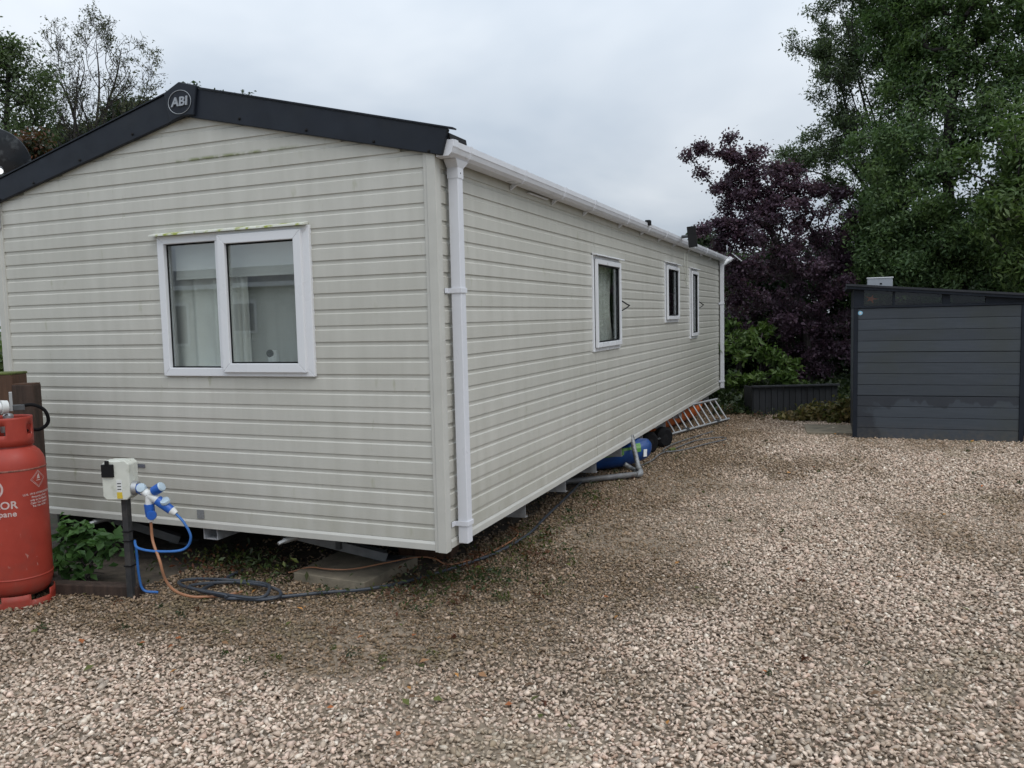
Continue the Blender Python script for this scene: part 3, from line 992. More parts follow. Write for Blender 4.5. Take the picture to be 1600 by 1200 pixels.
# running gear
MB().box(-W_ + 0.02, -W_ + 0.04, 0.3, L_ - 0.05, 0.0, 0.344).build('unseen_light_block', 'under', van)  # unseen panel added to keep light out from under the van
MB().box(-W_ + 0.05, -0.3, L_ - 0.06, L_ - 0.04, 0.0, 0.344).build('unseen_light_block', 'under', van)  # second added panel, closes the rear so the underside stays dark
for x in (-0.95, -2.75):
    MB().box(x - 0.03, x + 0.03, 0.25, L_ - 0.3, 0.20, 0.35).build('chassis_beam', 'steel_dark', van)
for y in (1.42, 2.37, 3.29, 4.24, 5.20, 6.50, 7.62, 8.85, 10.05):
    m_ = MB().prism([(-0.045, 0, 0.349), (-0.045, 0, 0.205), (-0.35, 0, 0.195), (-0.91, 0, 0.21), (-0.91, 0, 0.349)], (0, y - 0.003, 0), (0, y + 0.003, 0))
    m_.box(-0.40, -0.045, y + 0.003, y + 0.045, 0.205, 0.210)
    m_.build('outrigger', 'galv', van)
m_ = MB()
for a, c_ in (((-1.86, -1.853), (0.262, 0.345)), ((-1.745, -1.738), (0.262, 0.345)), ((-1.853, -1.745), (0.262, 0.269)), ((-1.853, -1.745), (0.338, 0.345))):
    m_.box(a[0], a[1], 0.01, 1.4, c_[0], c_[1])
m_.build('tow_tube', 'galv', van)
for p, q in (((-1.20, 0.12, 0.325), (-0.72, 0.50, 0.105)), ((-2.90, 0.12, 0.325), (-2.52, 0.45, 0.09))):
    lg = MB().bar(p, q, 0.10, 0.06).build('corner_steady', 'steady_paint', van, bevel=0.004)
    pp = np.array(p) + (0.06, -0.03, -0.005)
    MB().tube([pp, pp + (-0.03, -0.10, -0.012)], [0.026, 0.018], 10, 1).tube([pp + (-0.03, -0.10, -0.012), pp + (-0.045, -0.14, -0.02)], 0.012, 8, 1).build('winding_nut', 'zinc', lg, smooth=True)
    MB().obox(np.array(q) + (0.02, 0.02, -0.02), ((1, 0, 0), (0, 1, 0), (0, 0, 1)), (0.09, 0.06, 0.008)).build('steady_foot', 'steel_dark', lg)
for x in (-0.75, -2.9):
    for y in (5.0, 5.85):
        MB().lathe([(0.10, -0.07), (0.26, -0.08), (0.30, -0.05), (0.30, 0.05), (0.26, 0.08), (0.10, 0.07)], (x, y, 0.30), 28, (1, 0, 0)).build('road_wheel', 'rubber', van, smooth=True)

# neighbouring caravan behind the viewer: the window panes mirror it
nb = thing('static_caravan', (-11.5, -13.8, 0), 'white caravan with a dark roof mirrored in the large gable window', 'caravan')
m_ = MB()
pr = []
for k in range(23):
    zb = 0.40 + 0.1 * k
    pr += [(0.013, zb), (0.013, zb + 0.0715), (0.001, zb + 0.08), (0.001, zb + 0.0995)]
poly = [(0, -12.0 + a, z_) for a, z_ in pr] + [(0, -12.06, 2.70), (0, -12.06, 0.40)]
m_.prism(poly, (-17.3, 0, 0), (-6.2, 0, 0))
m_.box(-17.3, -6.2, -15.6, -12.07, 0.40, 2.70)
m_.build('wall', 'neighbour_wall', nb)
MB().prism([(0, -11.85, 2.72), (0, -13.8, 3.28), (0, -15.75, 2.72)], (-17.4, 0, 0), (-6.1, 0, 0)).build('roof', 'roof', nb)
MB().box(-17.4, -6.1, -11.84, -11.76, 2.62, 2.73).build('gutter', 'gutter_plastic', nb)
for x0, x1, z0, z1 in ((-14.6, -13.4, 1.2, 2.3), (-12.2, -11.2, 1.5, 2.3), (-9.7, -8.2, 0.6, 2.35)):
    f_ = MB().box(x0, x1, -11.985, -11.955, z0, z1).build('window', 'upvc', nb)
    MB().box(x0 + 0.07, x1 - 0.07, -11.953, -11.948, z0 + 0.07, z1 - 0.07).build('pane', 'label_dark', f_)

# things fixed to the caravan -----------------------------------------
dish = thing('satellite_dish', (-3.72, 0.02, 2.45), 'round dark satellite dish on a bracket at the left gable edge', 'satellite dish')
m_ = MB()
ax = np.array([-0.35, 0.75, 0.42]); ax /= np.linalg.norm(ax)
pf = [(0.0, 0.035)] + [(0.235 * t, 0.035 - 0.055 * t * t - 0.0) for t in np.linspace(0.15, 1, 9)] + [(0.237, -0.026)] + [(0.235 * t, 0.028 - 0.055 * t * t) for t in np.linspace(0.98, 0.05, 9)]
m_.lathe([(r_, -h_) for r_, h_ in pf], (-4.02, 0.30, 3.075), 40, ax)
m_.build('reflector', 'dish_sheen_paint', dish, smooth=True)
MB().tube([(-3.72, 0.05, 2.62), (-3.80, 0.12, 2.80), (-3.90, 0.22, 2.98)], 0.02, 8).build('mast', 'steel_dark', dish, smooth=True)
MB().tube([(-3.84, 0.16, 2.90), (-3.78, 0.12, 2.93)], 0.03, 10, 1).build('clamp', 'zinc', dish, smooth=True)
MB().box(-3.69, -3.60, -0.036, -0.028, 2.47, 2.66).build('wall_plate', 'galv', dish)

c1 = thing('security_camera', (0.12, 4.83, 2.70), 'tiny black box camera clipped on top of the gutter', 'camera')
MB().box(0.11, 0.165, 4.78, 4.86, 2.706, 2.764).build('housing', 'black', c1, bevel=0.006)
MB().box(0.085, 0.109, 4.80, 4.84, 2.733, 2.742).build('clip', 'black', c1)
c2 = thing('solar_panel', (0.2, 6.6, 2.65), 'slim black solar panel on an arm fixed over the gutter', 'solar panel')
MB().obox((0.30, 6.62, 2.72), ((1, 0.25, 0.1), (0.15, 1, 0), (-0.1, 0, 1)), (0.055, 0.012, 0.135)).build('panel', 'black', c2, bevel=0.004)
MB().tube([(0.15, 6.72, 2.735), (0.22, 6.69, 2.735), (0.29, 6.64, 2.73)], 0.022, 8).build('arm', 'steel_dark', c2, smooth=True)
c3 = thing('security_camera', (0.16, 11.05, 2.68), 'white camera with angled solar plate at the far gutter end', 'camera')
MB().tube([(0.06, 10.98, 2.60), (0.20, 11.10, 2.70)], 0.05, 14, 1).build('housing', 'upvc', c3, smooth=True)
MB().tube([(0.16, 11.07, 2.69), (0.26, 11.2, 2.70)], 0.016, 8, 1).build('arm', 'upvc', c3)
MB().obox((0.30, 11.22, 2.72), ((0.75, 0, -0.66), (0, 1, 0), (0.66, 0, 0.75)), (0.11, 0.08, 0.006)).build('solar_plate', 'upvc', c3)
MB().tube([(0.022, 7.60, 2.60), (0.02, 7.56, 2.45), (0.024, 7.63, 2.30), (0.02, 7.68, 2.18), (0.03, 7.75, 2.13), (0.022, 7.80, 2.20), (0.02, 7.76, 2.40), (0.022, 7.80, 2.60)], 0.0045, 6).build('loose_cable', 'box_grey', smooth=True, label='thin beige cable looping down the wall between the two far windows', cat='cable')
ic = thing('security_camera', (-1.257, 0.09, 1.44), 'small white camera with round black lens on the gable window sill', 'camera')
MB().lathe([(0.030, 0), (0.033, 0.004), (0.033, 0.010), (0.014, 0.02)], (-1.257, 0.09, 1.440), 20).build('base', 'plug_white', ic, smooth=True)
m_ = MB().tube([(-1.257, 0.085, 1.455), (-1.257, 0.08, 1.50), (-1.257, 0.078, 1.545)], [0.032, 0.036, 0.030], 16, 3)
m_.build('housing', 'plug_white', ic, smooth=True)
MB().lathe([(0.0, 0.012), (0.020, 0.010), (0.025, 0.0)], (-1.257, 0.047, 1.528), 20, (0.3, -0.95, 0.0)).build('lens', 'black', ic, smooth=True)

# ------------------------------------------------------------------ gas bottle
BX, BY = -2.622, -0.782
bot = thing('gas_bottle', (BX, BY, 0), 'tall red propane gas bottle with white print at the left edge', 'gas bottle')
RB = 0.187
prof_b = [(0.10, 0.055), (0.15, 0.075), (0.176, 0.11), (RB, 0.16), (RB, 0.50), (RB, 0.865), (RB - 0.003, 0.90), (RB - 0.012, 0.93), (RB - 0.03, 0.962), (RB - 0.06, 0.99), (0.10, 1.012), (0.05, 1.022), (0.0, 1.024)]
body = MB().lathe(prof_b, (BX, BY, 0), 64).build('body', 'bottle_red', bot, smooth='all')
for z_ in (0.188, 0.862):
    MB().lathe([(RB - 0.002, -0.008), (RB + 0.0028, -0.003), (RB + 0.0028, 0.003), (RB - 0.002, 0.008)], (BX, BY, z_), 64).build('weld_seam', 'weld' if z_ > 0.5 else 'bottle_red', body, smooth='all')


def cyl_grid(r0, zs, skip, nseg=72):
    m = MB()
    for i in range(nseg):
        for z_ in zs:
            a = 2 * math.pi * i / nseg
            m.v.append((BX + r0 * math.cos(a), BY + r0 * math.sin(a), z_))
    nz_ = len(zs)
    for i in range(nseg):
        for j in range(nz_ - 1):
            if not skip(i, j):
                q, r2 = i * nz_ + j, ((i + 1) % nseg) * nz_ + j
                m.f.append((q, r2, r2 + 1, q + 1))
    return m


FA = math.atan2(CAM[1] - BY, CAM[0] - BX)            # direction to the viewer
ia = int(round(FA / (2 * math.pi) * 72)) % 72
cyl_grid(0.188, [0.0, 0.012, 0.05, 0.088], lambda i, j: j == 2 and ((i - ia) % 18) in (3, 4, 5, 6, 7, 8, 9, 10)).build('foot_ring', 'bottle_red', bot, smooth=True, solid=0.006)
cyl_grid(0.128, [1.005, 1.045, 1.075, 1.105, 1.135, 1.170, 1.182], lambda i, j: j in (2, 3) and ((i - ia - 9) % 24) in (0, 1, 2, 3) or j in (2, 3) and ((i - ia + 6) % 24) in (0, 1, 2, 3)).build('valve_shroud', 'bottle_red', bot, smooth=True, solid=0.006)
vlv = MB().lathe([(0.030, 1.02), (0.030, 1.08), (0.045, 1.085), (0.048, 1.13), (0.040, 1.14), (0.028, 1.15), (0.030, 1.19), (0.022, 1.20), (0.0, 1.205)], (BX, BY, 0), 24).build('valve', 'zinc', bot, smooth=True)
vd = np.array([0.60, 0.80, 0])             # to the right as seen by the viewer
fd = np.array([math.cos(FA), math.sin(FA), 0])
o3 = np.array([BX, BY, 0])
rg = MB().tube([o3 + vd * 0.00 + fd * 0.02 + (0, 0, 1.245), o3 - vd * 0.035 + fd * 0.03 + (0, 0, 1.245)], [0.040, 0.044], 20, 1)
rg.tube([o3 - vd * 0.035 + fd * 0.03 + (0, 0, 1.245), o3 - vd * 0.10 + fd * 0.05 + (0, 0, 1.24)], [0.030, 0.026], 16, 1)
rg.build('regulator', 'plug_white', bot, smooth=True)
MB().tube([o3 - vd * 0.10 + fd * 0.05 + (0, 0, 1.24), o3 - vd * 0.112 + fd * 0.055 + (0, 0, 1.24)], 0.016, 12, 1).build('brass_nut', 'brass', bot, smooth=True)
MB().obox(o3 + vd * 0.02 + (0, 0, 1.275), (vd, fd, (0, 0, 1)), (0.009, 0.012, 0.06)).build('valve_lever', 'zinc', bot, bevel=0.002)
MB().obox(o3 + vd * 0.06 + (0, 0, 1.235), (vd, fd, (0, 0, 1)), (0.032, 0.02, 0.018)).build('hose_tail', 'steel_dark', bot, bevel=0.004)
MB().tube([o3 + vd * 0.07 + (0, 0, 1.245), o3 + vd * 0.14 + (0, 0, 1.245), o3 + vd * 0.20 + (0, 0, 1.205), o3 + vd * 0.215 - fd * 0.02 + (0, 0, 1.13), o3 + vd * 0.17 - fd * 0.04 + (0, 0, 1.085), o3 + vd * 0.09 - fd * 0.09 + (0, 0, 1.075), o3 - vd * 0.05 - fd * 0.16 + (0, 0, 1.02)], 0.011, 10).build('gas_hose', 'rubber', bot, smooth=True)
MB().tube([o3 - vd * 0.06 - fd * 0.01 + (0, 0, 1.235), o3 - vd * 0.14 - fd * 0.03 + (0, 0, 1.22), o3 - vd * 0.24 - fd * 0.05 + (0, 0, 1.13)], 0.011, 10).build('gas_hose', 'rubber', bot, smooth=True)


def wrap(vs, fs, ang, zc, name, mat='print_white'):
    V = [(BX + (RB + 0.0012 + z_) * math.cos(FA + ang + x / RB), BY + (RB + 0.0012 + z_) * math.sin(FA + ang + x / RB), zc + y) for x, y, z_ in vs]
    MB().add(V, fs).build(name, mat, body)


def fine(vs, fs):
    """split long edges so that the print follows the curve of the bottle"""
    bm = bmesh.new()
    for v in vs:
        bm.verts.new(v)
    bm.verts.ensure_lookup_table()
    for f in fs:
        try:
            bm.faces.new([bm.verts[i] for i in f])
        except ValueError:
            pass
    bmesh.ops.triangulate(bm, faces=bm.faces)
    for _ in range(3):
        es = [e for e in bm.edges if abs(e.verts[0].co.x - e.verts[1].co.x) > 0.022]
        if not es:
            break
        bmesh.ops.subdivide_edges(bm, edges=es, cuts=1)
        bmesh.ops.triangulate(bm, faces=bm.faces)
    bm.verts.index_update()
    r = [tuple(v.co) for v in bm.verts], [tuple(v.index for v in f.verts) for f in bm.faces]
    bm.free()
    return r


A1 = -0.50
wrap(*fine(*text_mesh('CALOR', 0.064, 0, 0.0003, 0.0014, 1.05)), A1, 0.655, 'lettering')
wrap(*fine(*text_mesh('Propane', 0.049, 0, 0.0003, 0.0010, 1.05)), A1 + 0.08, 0.602, 'lettering')
m_ = MB()
for r0, r1, a0, a1 in ((0.046, 0.058, -2.4, 2.4), (0.020, 0.034, -2.6, 2.2)):
    for i in range(28):
        t0, t1 = a0 + (a1 - a0) * i / 28, a0 + (a1 - a0) * (i + 1) / 28
        m_.add([(r0 * math.cos(t0), r0 * math.sin(t0), 0), (r1 * math.cos(t0), r1 * math.sin(t0), 0), (r1 * math.cos(t1), r1 * math.sin(t1), 0), (r0 * math.cos(t1), r0 * math.sin(t1), 0)], [(0, 1, 2, 3)])
wrap(m_.v, m_.f, A1 - 0.10, 0.758, 'round_emblem')
m_ = MB()
for i in range(4):
    t0, t1 = math.pi / 2 * i, math.pi / 2 * (i + 1)
    for r0, r1 in ((0.052, 0.055), (0.044, 0.046)):
        for s in range(4):
            p = [np.array([math.cos(t), math.sin(t), 0]) for t in (t0, t1)]
            a_, b__ = p[0] + (p[1] - p[0]) * s / 4, p[0] + (p[1] - p[0]) * (s + 1) / 4
            m_.add([a_ * r0, a_ * r1, b__ * r1, b__ * r0], [(0, 1, 2, 3)])
m_.add([(-0.012, 0.002, 0), (0.012, 0.002, 0), (0.009, 0.018, 0), (0.003, 0.034, 0), (-0.006, 0.02, 0)], [(0, 1, 2, 3, 4)])
m_.add([(-0.016, -0.010, 0), (0.016, -0.010, 0), (0.016, -0.006, 0), (-0.016, -0.006, 0)], [(0, 1, 2, 3)])
A2 = 0.80
wrap(m_.v, m_.f, A2, 0.795, 'hazard_diamond')
for i, s in enumerate(('U.N. 1965 HYDROCARBON', 'Property of and', 'only to be filled by', 'Calor Gas Limited', 'Tel. No. 01926')):
    wrap(*fine(*text_mesh(s, 0.0175, 0, 0.0002, 0.0004)), A2 + 0.01, 0.708 - i * 0.0195, 'small_print')

# timber posts behind the bottle
p1 = thing('timber_post', (-3.02, -0.47, 0), 'dark brown timber post standing right behind the gas bottle', 'post')
up = np.array([0.924, 0.382, 0])
MB().obox((-2.965, -0.39, 0.675), (up, (-0.382, 0.924, 0), (0, 0, 1)), (0.073, 0.05, 0.675)).build('post_shaft', 'timber_dark', p1, bevel=0.008)
MB().obox((-2.965, -0.39, 1.353), (up, (-0.382, 0.924, 0), (0, 0.03, 1)), (0.068, 0.046, 0.004)).build('end_grain', 'timber_red', p1)
p2 = thing('timber_post', (-3.2, -0.42, 0), 'thick reddish timber post with a mossy top at the left edge', 'post')
MB().obox((-3.165, -0.42, 0.71), (up, (-0.382, 0.924, 0), (0, 0, 1)), (0.125, 0.09, 0.71)).build('post_shaft', 'timber_red', p2, bevel=0.01)
MB().obox((-3.165, -0.42, 1.425), (up, (-0.382, 0.924, 0), (0, 0, 1)), (0.128, 0.093, 0.008)).build('moss_cap', 'moss', p2, bevel=0.006)
MB().obox((-2.55, -0.60, 0.035), ((1, 0.22, 0), (-0.22, 1, 0), (0, 0, 1)), (0.62, 0.045, 0.045)).build('edging_timber', 'timber_dark', bevel=0.008, label='low dark timber edging between the gas bottle and planted strip', cat='edging')

# ------------------------------------------------------------------ electric hook-up
hk = thing('hookup_post', (-1.965, -0.52, 0), 'short dark post carrying a pale grey electric socket box', 'electric post')
MB().obox((-1.968, -0.52, 0.33), ((1, 0.15, 0.02), (-0.15, 1, 0), (0, 0, 1)), (0.021, 0.021, 0.33)).build('post_shaft', 'post_paint', hk, bevel=0.005)
for z_ in (0.22, 0.38, 0.44):
    MB().obox((-1.968, -0.52, z_), ((1, 0.15, 0), (-0.15, 1, 0), (0, 0, 1)), (0.025, 0.025, 0.004)).build('cable_tie', 'black', hk)
fx = np.array([0.95, 0.31, 0]); fx /= np.linalg.norm(fx)      # right along the box front, slightly turned
fn = np.array([0.31, -0.95, 0]); fn /= np.linalg.norm(fn)     # box front normal
bc = np.array([-1.985, -0.535, 0.775])
m_ = MB()
hw, hh, dd_, ch = 0.088, 0.122, 0.055, 0.022
oct_ = [(-hw + ch, -hh), (hw - ch, -hh), (hw, -hh + ch), (hw, hh - ch), (hw - ch, hh), (-hw + ch, hh), (-hw, hh - ch), (-hw, -hh + ch)]
m_.prism([bc + fx * a + np.array([0, 0, c_]) for a, c_ in oct_], fn * -dd_, fn * dd_)
bx_ = m_.build('socket_box', 'box_grey', hk, bevel=0.006)
m_ = MB()
m_.prism([bc + fx * a * 1.03 + np.array([0, 0, c_ * 1.02]) for a, c_ in oct_], fn * -0.012, fn * 0.0)
m_.build('box_seam', 'box_grey', bx_)
MB().obox(bc + fx * -0.045 + fn * 0.060 + (0, 0, 0.062), (fx, fn, (0, 0, 1)), (0.038, 0.010, 0.040)).build('breaker_window', 'black', bx_, bevel=0.004)
MB().obox(bc + fx * -0.045 + fn * 0.066 + (0, 0, 0.112), (fx, fn, (0, 0, 1)), (0.012, 0.006, 0.014)).build('window_latch', 'black', bx_, bevel=0.002)
MB().obox(bc + fx * 0.022 + fn * 0.0562 + (0, 0, -0.045), (fx, fn, (0, 0, 1)), (0.017, 0.0015, 0.048)).build('white_label', 'plug_white', bx_)
MB().obox(bc + fx * 0.022 + fn * 0.0568 + (0, 0, -0.092), (fx, fn, (0, 0, 1)), (0.0168, 0.0015, 0.020)).build('yellow_label', 'yellow', bx_)
for i in range(3):
    MB().obox(bc + fx * 0.022 + fn * 0.0580 + (0, 0, -0.018 - 0.018 * i), (fx, fn, (0, 0, 1)), (0.012, 0.0006, 0.003)).build('print_line', 'steel_dark', bx_)
so = bc + fx * 0.09 + fn * 0.01 + np.array([0, 0, -0.055])
MB().tube([so, so + fx * 0.03], [0.045, 0.040], 20, 1).build('socket_outlet', 'zinc', bx_, smooth=True)

SC = so + fx * 0.13 + fn * 0.06 + np.array([0, 0, -0.035])
spl = thing('cable_splitter', tuple(SC), 'white and blue three way mains splitter plugged into the socket box', 'splitter')
E_ = [so + fx * 0.032 + fn * 0.004, so + fx * 0.075 + fn * 0.03 + (0, 0, -0.012)]
MB().tube(E_, 0.030, 18, 1).build('inlet_plug', 'plug_blue', spl, smooth=True)
MB().tube([E_[1], SC], [0.026, 0.024], 14, 1).tube([SC, SC + fx * 0.03 + (0, 0, 0.025)], 0.024, 14, 1).tube([SC, SC + fx * 0.05 + (0, 0, -0.03)], 0.026, 14, 1).tube([SC, SC - fx * 0.005 + (0, 0, -0.055)], 0.024, 14, 1).build('splitter_body', 'plug_white', spl, smooth=True)
MB().lathe([(0.0, 0.014), (0.026, 0.012), (0.030, 0.0), (0.030, -0.012)], E_[1] + fn * 0.022 + np.array([0, 0, 0.022]), 20, fn + np.array([0.2, 0, 0.4])).build('socket_flap', 'plug_clear', spl, smooth=True)
a_ = SC + fx * 0.03 + np.array([0, 0, 0.025]); e_ = a_ + fx * 0.055 + np.array([0, 0, 0.030]) + fn * 0.01
MB().tube([a_, e_], [0.030, 0.031], 18, 1).build('outlet_socket', 'plug_blue', spl, smooth=True)
MB().lathe([(0.0, 0.010), (0.026, 0.008), (0.031, 0.0)], e_, 20, e_ - a_).build('socket_flap', 'plug_clear', spl, smooth=True)
a_ = SC + fx * 0.05 + np.array([0, 0, -0.03]); e_ = a_ + fx * 0.085 + np.array([0, 0, -0.065])
MB().tube([a_, e_], [0.031, 0.027], 18, 1).build('outlet_socket', 'plug_blue', spl, smooth=True)
mid_ = (a_ + e_) / 2
MB().lathe([(0.0, 0.010), (0.027, 0.008), (0.030, 0.0), (0.030, -0.01)], mid_ + np.array([0, 0, 0.030]) + fn * 0.012 + fx * 0.01, 20, np.array([0.1, -0.4, 0.6])).build('socket_flap', 'plug_clear', spl, smooth=True)
b0 = e_
a2_ = SC - fx * 0.005 + np.array([0, 0, -0.055]); e2_ = a2_ + fx * 0.004 + np.array([0, 0, -0.075])
MB().tube([a2_, e2_], [0.031, 0.028], 18, 1).build('outlet_socket', 'plug_blue', spl, smooth=True)
MB().lathe([(0.0, 0.010), (0.027, 0.008), (0.030, 0.0), (0.030, -0.01)], e2_ + np.array([0, 0, 0.01]) + fn * 0.024 + fx * 0.020, 20, fn + fx * 0.4).build('socket_flap', 'plug_blue', spl, smooth=True)

pb = thing('blue_cable', tuple(b0), 'bright blue mains cable looping from the splitter to the post', 'cable')
MB().tube([b0, b0 + fx * 0.028 + (0, 0, -0.022)], [0.026, 0.017], 16, 1).build('plug_collar', 'plug_white', pb, smooth=True)
s0 = b0 + fx * 0.028 + np.array([0, 0, -0.022])
MB().tube([s0, s0 + fx * 0.05 + (0, 0, -0.06), s0 + fx * 0.085 + (0, 0, -0.15), s0 + fx * 0.03 + (0, 0, -0.225), (-1.70, -0.56, 0.345), (-1.86, -0.55, 0.35), (-1.935, -0.50, 0.375), (-1.938, -0.49, 0.30), (-1.936, -0.485, 0.15), (-1.92, -0.47, 0.05), (-1.84, -0.43, 0.03)], 0.008, 8).build('flex', 'cable_blue', pb, smooth=True)
MB().tube([(-2.20, -0.42, 0.02), (-2.10, -0.46, 0.035), (-2.00, -0.48, 0.02)], 0.008, 8).build('flex', 'cable_blue', pb, smooth=True)
po = thing('orange_cable', tuple(e2_), 'faded orange cable hanging from the splitter down to the coiled hose', 'cable')
MB().tube([e2_, e2_ + np.array([0, 0, -0.035])], [0.027, 0.017], 16, 1).build('plug_collar', 'plug_white', po, smooth=True)
s1 = e2_ + np.array([0, 0, -0.035])
MB().tube([s1, s1 + np.array([0.006, 0, -0.12]), (-1.66, -0.575, 0.30), (-1.64, -0.56, 0.18), (-1.60, -0.53, 0.10), (-1.53, -0.47, 0.05), (-1.45, -0.40, 0.035), (-1.38, -0.34, 0.03), (-1.33, -0.24, 0.03)], 0.0085, 8).build('flex', 'cable_orange', po, smooth=True)

# ------------------------------------------------------------------ hoses and cables on the ground
hz = 0.040
pts = [(-1.62, 0.10, hz), (-1.60, -0.15, hz)]
for t in np.linspace(2.6, 2.6 + 2 * math.pi * 2.35, 30):
    rr = 0.30 - 0.030 * math.sin(t * 0.7) + (0.03 * (t - 9) / 6)
    pts.append((-1.38 + 1.02 * rr * math.cos(t) + 0.05 * math.sin(2.3 * t), -0.27 + 0.42 * rr * math.sin(t) + 0.01 * math.sin(3 * t), hz + 0.010 * (t - 2.6) / 6.3 + 0.006 * math.sin(2 * t)))
pts += [(-1.30, -0.40, hz), (-1.05, -0.28, hz - 0.005), (-0.80, -0.10, hz - 0.005), (-0.58, 0.02, hz), (-0.40, 0.25, hz), (-0.22, 0.68, hz), (-0.12, 1.05, hz - 0.005), (-0.08, 1.55, hz), (-0.14, 2.1, hz), (-0.22, 2.9, hz), (-0.30, 3.6, hz)]
MB().tube(pts, 0.0105, 8, 4).build('garden_hose', 'hose_grey', smooth=True, label='dark grey hose coiled on the ground in front of the gable', cat='hose')
oc = [(-1.25, 0.12, 0.05), (-1.12, 0.17, 0.085), (-0.95, 0.15, 0.095), (-0.80, 0.20, 0.095), (-0.66, 0.36, 0.10), (-0.52, 0.55, 0.10), (-0.40, 0.60, 0.09), (-0.30, 0.62, 0.05), (-0.20, 0.85, 0.04), (-0.14, 1.2, 0.04), (-0.14, 1.5, 0.05), (-0.30, 1.7, 0.05)]
MB().tube(oc, 0.0048, 6, 5).build('orange_cable', 'cable_orange', smooth=True, label='thin orange cable trailing over the concrete slab and under the side', cat='cable')
sh_ = [(0.02, 4.55, 0.03), (0.10, 5.0, 0.035), (0.10, 5.5, 0.035), (0.20, 6.1, 0.03), (0.32, 6.7, 0.03), (0.58, 7.05, 0.03), (0.68, 6.9, 0.03), (0.52, 6.45, 0.035), (0.30, 5.9, 0.03), (0.14, 5.65, 0.04), (0.06, 5.9, 0.03), (0.12, 6.5, 0.03), (0.40, 7.6, 0.03)]
MB().tube(sh_, 0.009, 8, 6).build('garden_hose', 'pipe_grey', smooth=True, label='pale grey hose lying in a loop beside the kayak and ladder', cat='hose')
MB().tube([(0.16, 5.75, 0.04), (0.20, 5.85, 0.045)], 0.022, 10, 1).build('hose_connector', 'moss', bpy.data.objects['garden_hose.001'], smooth=True)

# concrete pad and block
m_ = MB()
q = [(-1.175, 0.075), (-0.60, 0.035), (-0.56, 0.66), (-1.17, 0.60)]
m_.prism([(x, y, 0) for x, y in q], (0, 0, 0.0), (0, 0, 0.075))
m_.build('concrete_slab', 'concrete', bevel=0.006, label='flat concrete slab under the near corner leg of the caravan', cat='slab')
MB().obox((-0.63, 0.95, 0.14), ((1, 0.2, 0), (-0.2, 1, 0), (0, 0, 1)), (0.20, 0.11, 0.14)).build('concrete_block', 'timber_red', bevel=0.006, label='brown block half hidden under the caravan behind the slab', cat='block')

# drain pipe
dr = thing('drain_pipe', (0.15, 4.1, 0), 'grey plastic waste pipe leaning down from the caravan to the gravel', 'pipe')
MB().tube([(0.01, 4.46, 0.40), (0.07, 4.36, 0.24), (0.16, 4.18, 0.075)], 0.027, 14, 1).build('upright', 'pipe_tape', dr, smooth=True)
MB().tube([(0.15, 4.195, 0.10), (0.185, 4.13, 0.055), (0.15, 4.08, 0.050)], 0.033, 14, 4).build('elbow', 'pipe_tape', dr, smooth=True)
MB().tube([(0.17, 4.10, 0.05), (-0.15, 3.82, 0.045), (-0.55, 3.47, 0.04)], 0.030, 14, 1).build('ground_run', 'pipe_grey', dr, smooth=True)
MB().tube([(0.13, 4.20, 0.06), (0.08, 4.31, 0.05), (-0.02, 4.27, 0.12)], 0.024, 12, 3).build('branch', 'pipe_tape', dr, smooth=True)


def kayak(name, p, q, r, mat, label):
    k = thing(name, ((p[0] + q[0]) / 2, (p[1] + q[1]) / 2, 0), label, 'kayak')
    p, q = np.array(p, float), np.array(q, float)
    ts = 0.5 - 0.5 * np.cos(np.pi * np.linspace(0, 1, 26))
    d = (q - p) / np.linalg.norm(q - p)
    u = np.cross(d, (0, 0, 1)); u /= np.linalg.norm(u)
    v = np.cross(u, d)
    m = MB()
    n_ = 24
    for t in ts:
        s = (1 - abs(2 * t - 1) ** 9) ** 0.5 + 0.01
        rise = 0.10 * abs(2 * t - 1) ** 3
        for j in range(n_):
            a = 2 * math.pi * j / n_
            ca_, sa_ = math.cos(a), math.sin(a)
            rx = r * 1.25 * s * np.sign(ca_) * abs(ca_) ** 0.75
            rz = r * (0.35 + 0.65 * s) * (0.95 if sa_ < 0 else 0.75) * np.sign(sa_) * abs(sa_) ** 0.8 * min(1, s * 2.2)
            m.v.append(p + (q - p) * t + u * rx + v * (rz + rise))
    for i in range(len(ts) - 1):
        for j in range(n_):
            m.f.append((i * n_ + j, i * n_ + (j + 1) % n_, (i + 1) * n_ + (j + 1) % n_, (i + 1) * n_ + j))
    m.f.append(tuple(range(n_ - 1, -1, -1)))
    m.f.append(tuple((len(ts) - 1) * n_ + j for j in range(n_)))
    return k, m, (p, q, u, v, d)


kb, m_, fr_ = kayak('kayak', (-2.2, 3.45, 0.155), (0.16, 4.76, 0.155), 0.165, 'kayak_blue', 'blue and green plastic kayak poking out from under the caravan')
hull = m_.build('hull', 'kayak_blue', kb, smooth='all')
# green flash moulded onto the flank facing the viewer
src = m_
gm = MB()
n_ = 24
cx0 = (fr_[0] + fr_[1]) / 2
for i in range(15, 21):
    for j in range(n_):
        vv = [np.array(src.v[i * n_ + j]), np.array(src.v[i * n_ + (j + 1) % n_]), np.array(src.v[(i + 1) * n_ + (j + 1) % n_]), np.array(src.v[(i + 1) * n_ + j])]
        c_ = sum(vv) / 4
        side = (c_ - cx0) @ fr_[2]
        hgt = c_[2] - 0.155
        if side > 0.05 and 0.045 + 0.04 * math.sin(i * 1.7) < hgt < 0.12 + 0.03 * math.sin(i * 2.3):
            nrm = np.cross(vv[1] - vv[0], vv[3] - vv[0]); nrm /= np.linalg.norm(nrm) + 1e-9
            if nrm @ fr_[2] < 0:
                nrm = -nrm
            gm.add([x + nrm * 0.004 for x in vv], [(0, 1, 2, 3)])
if gm.f:
    gm.build('green_flash', 'kayak_green', kb)
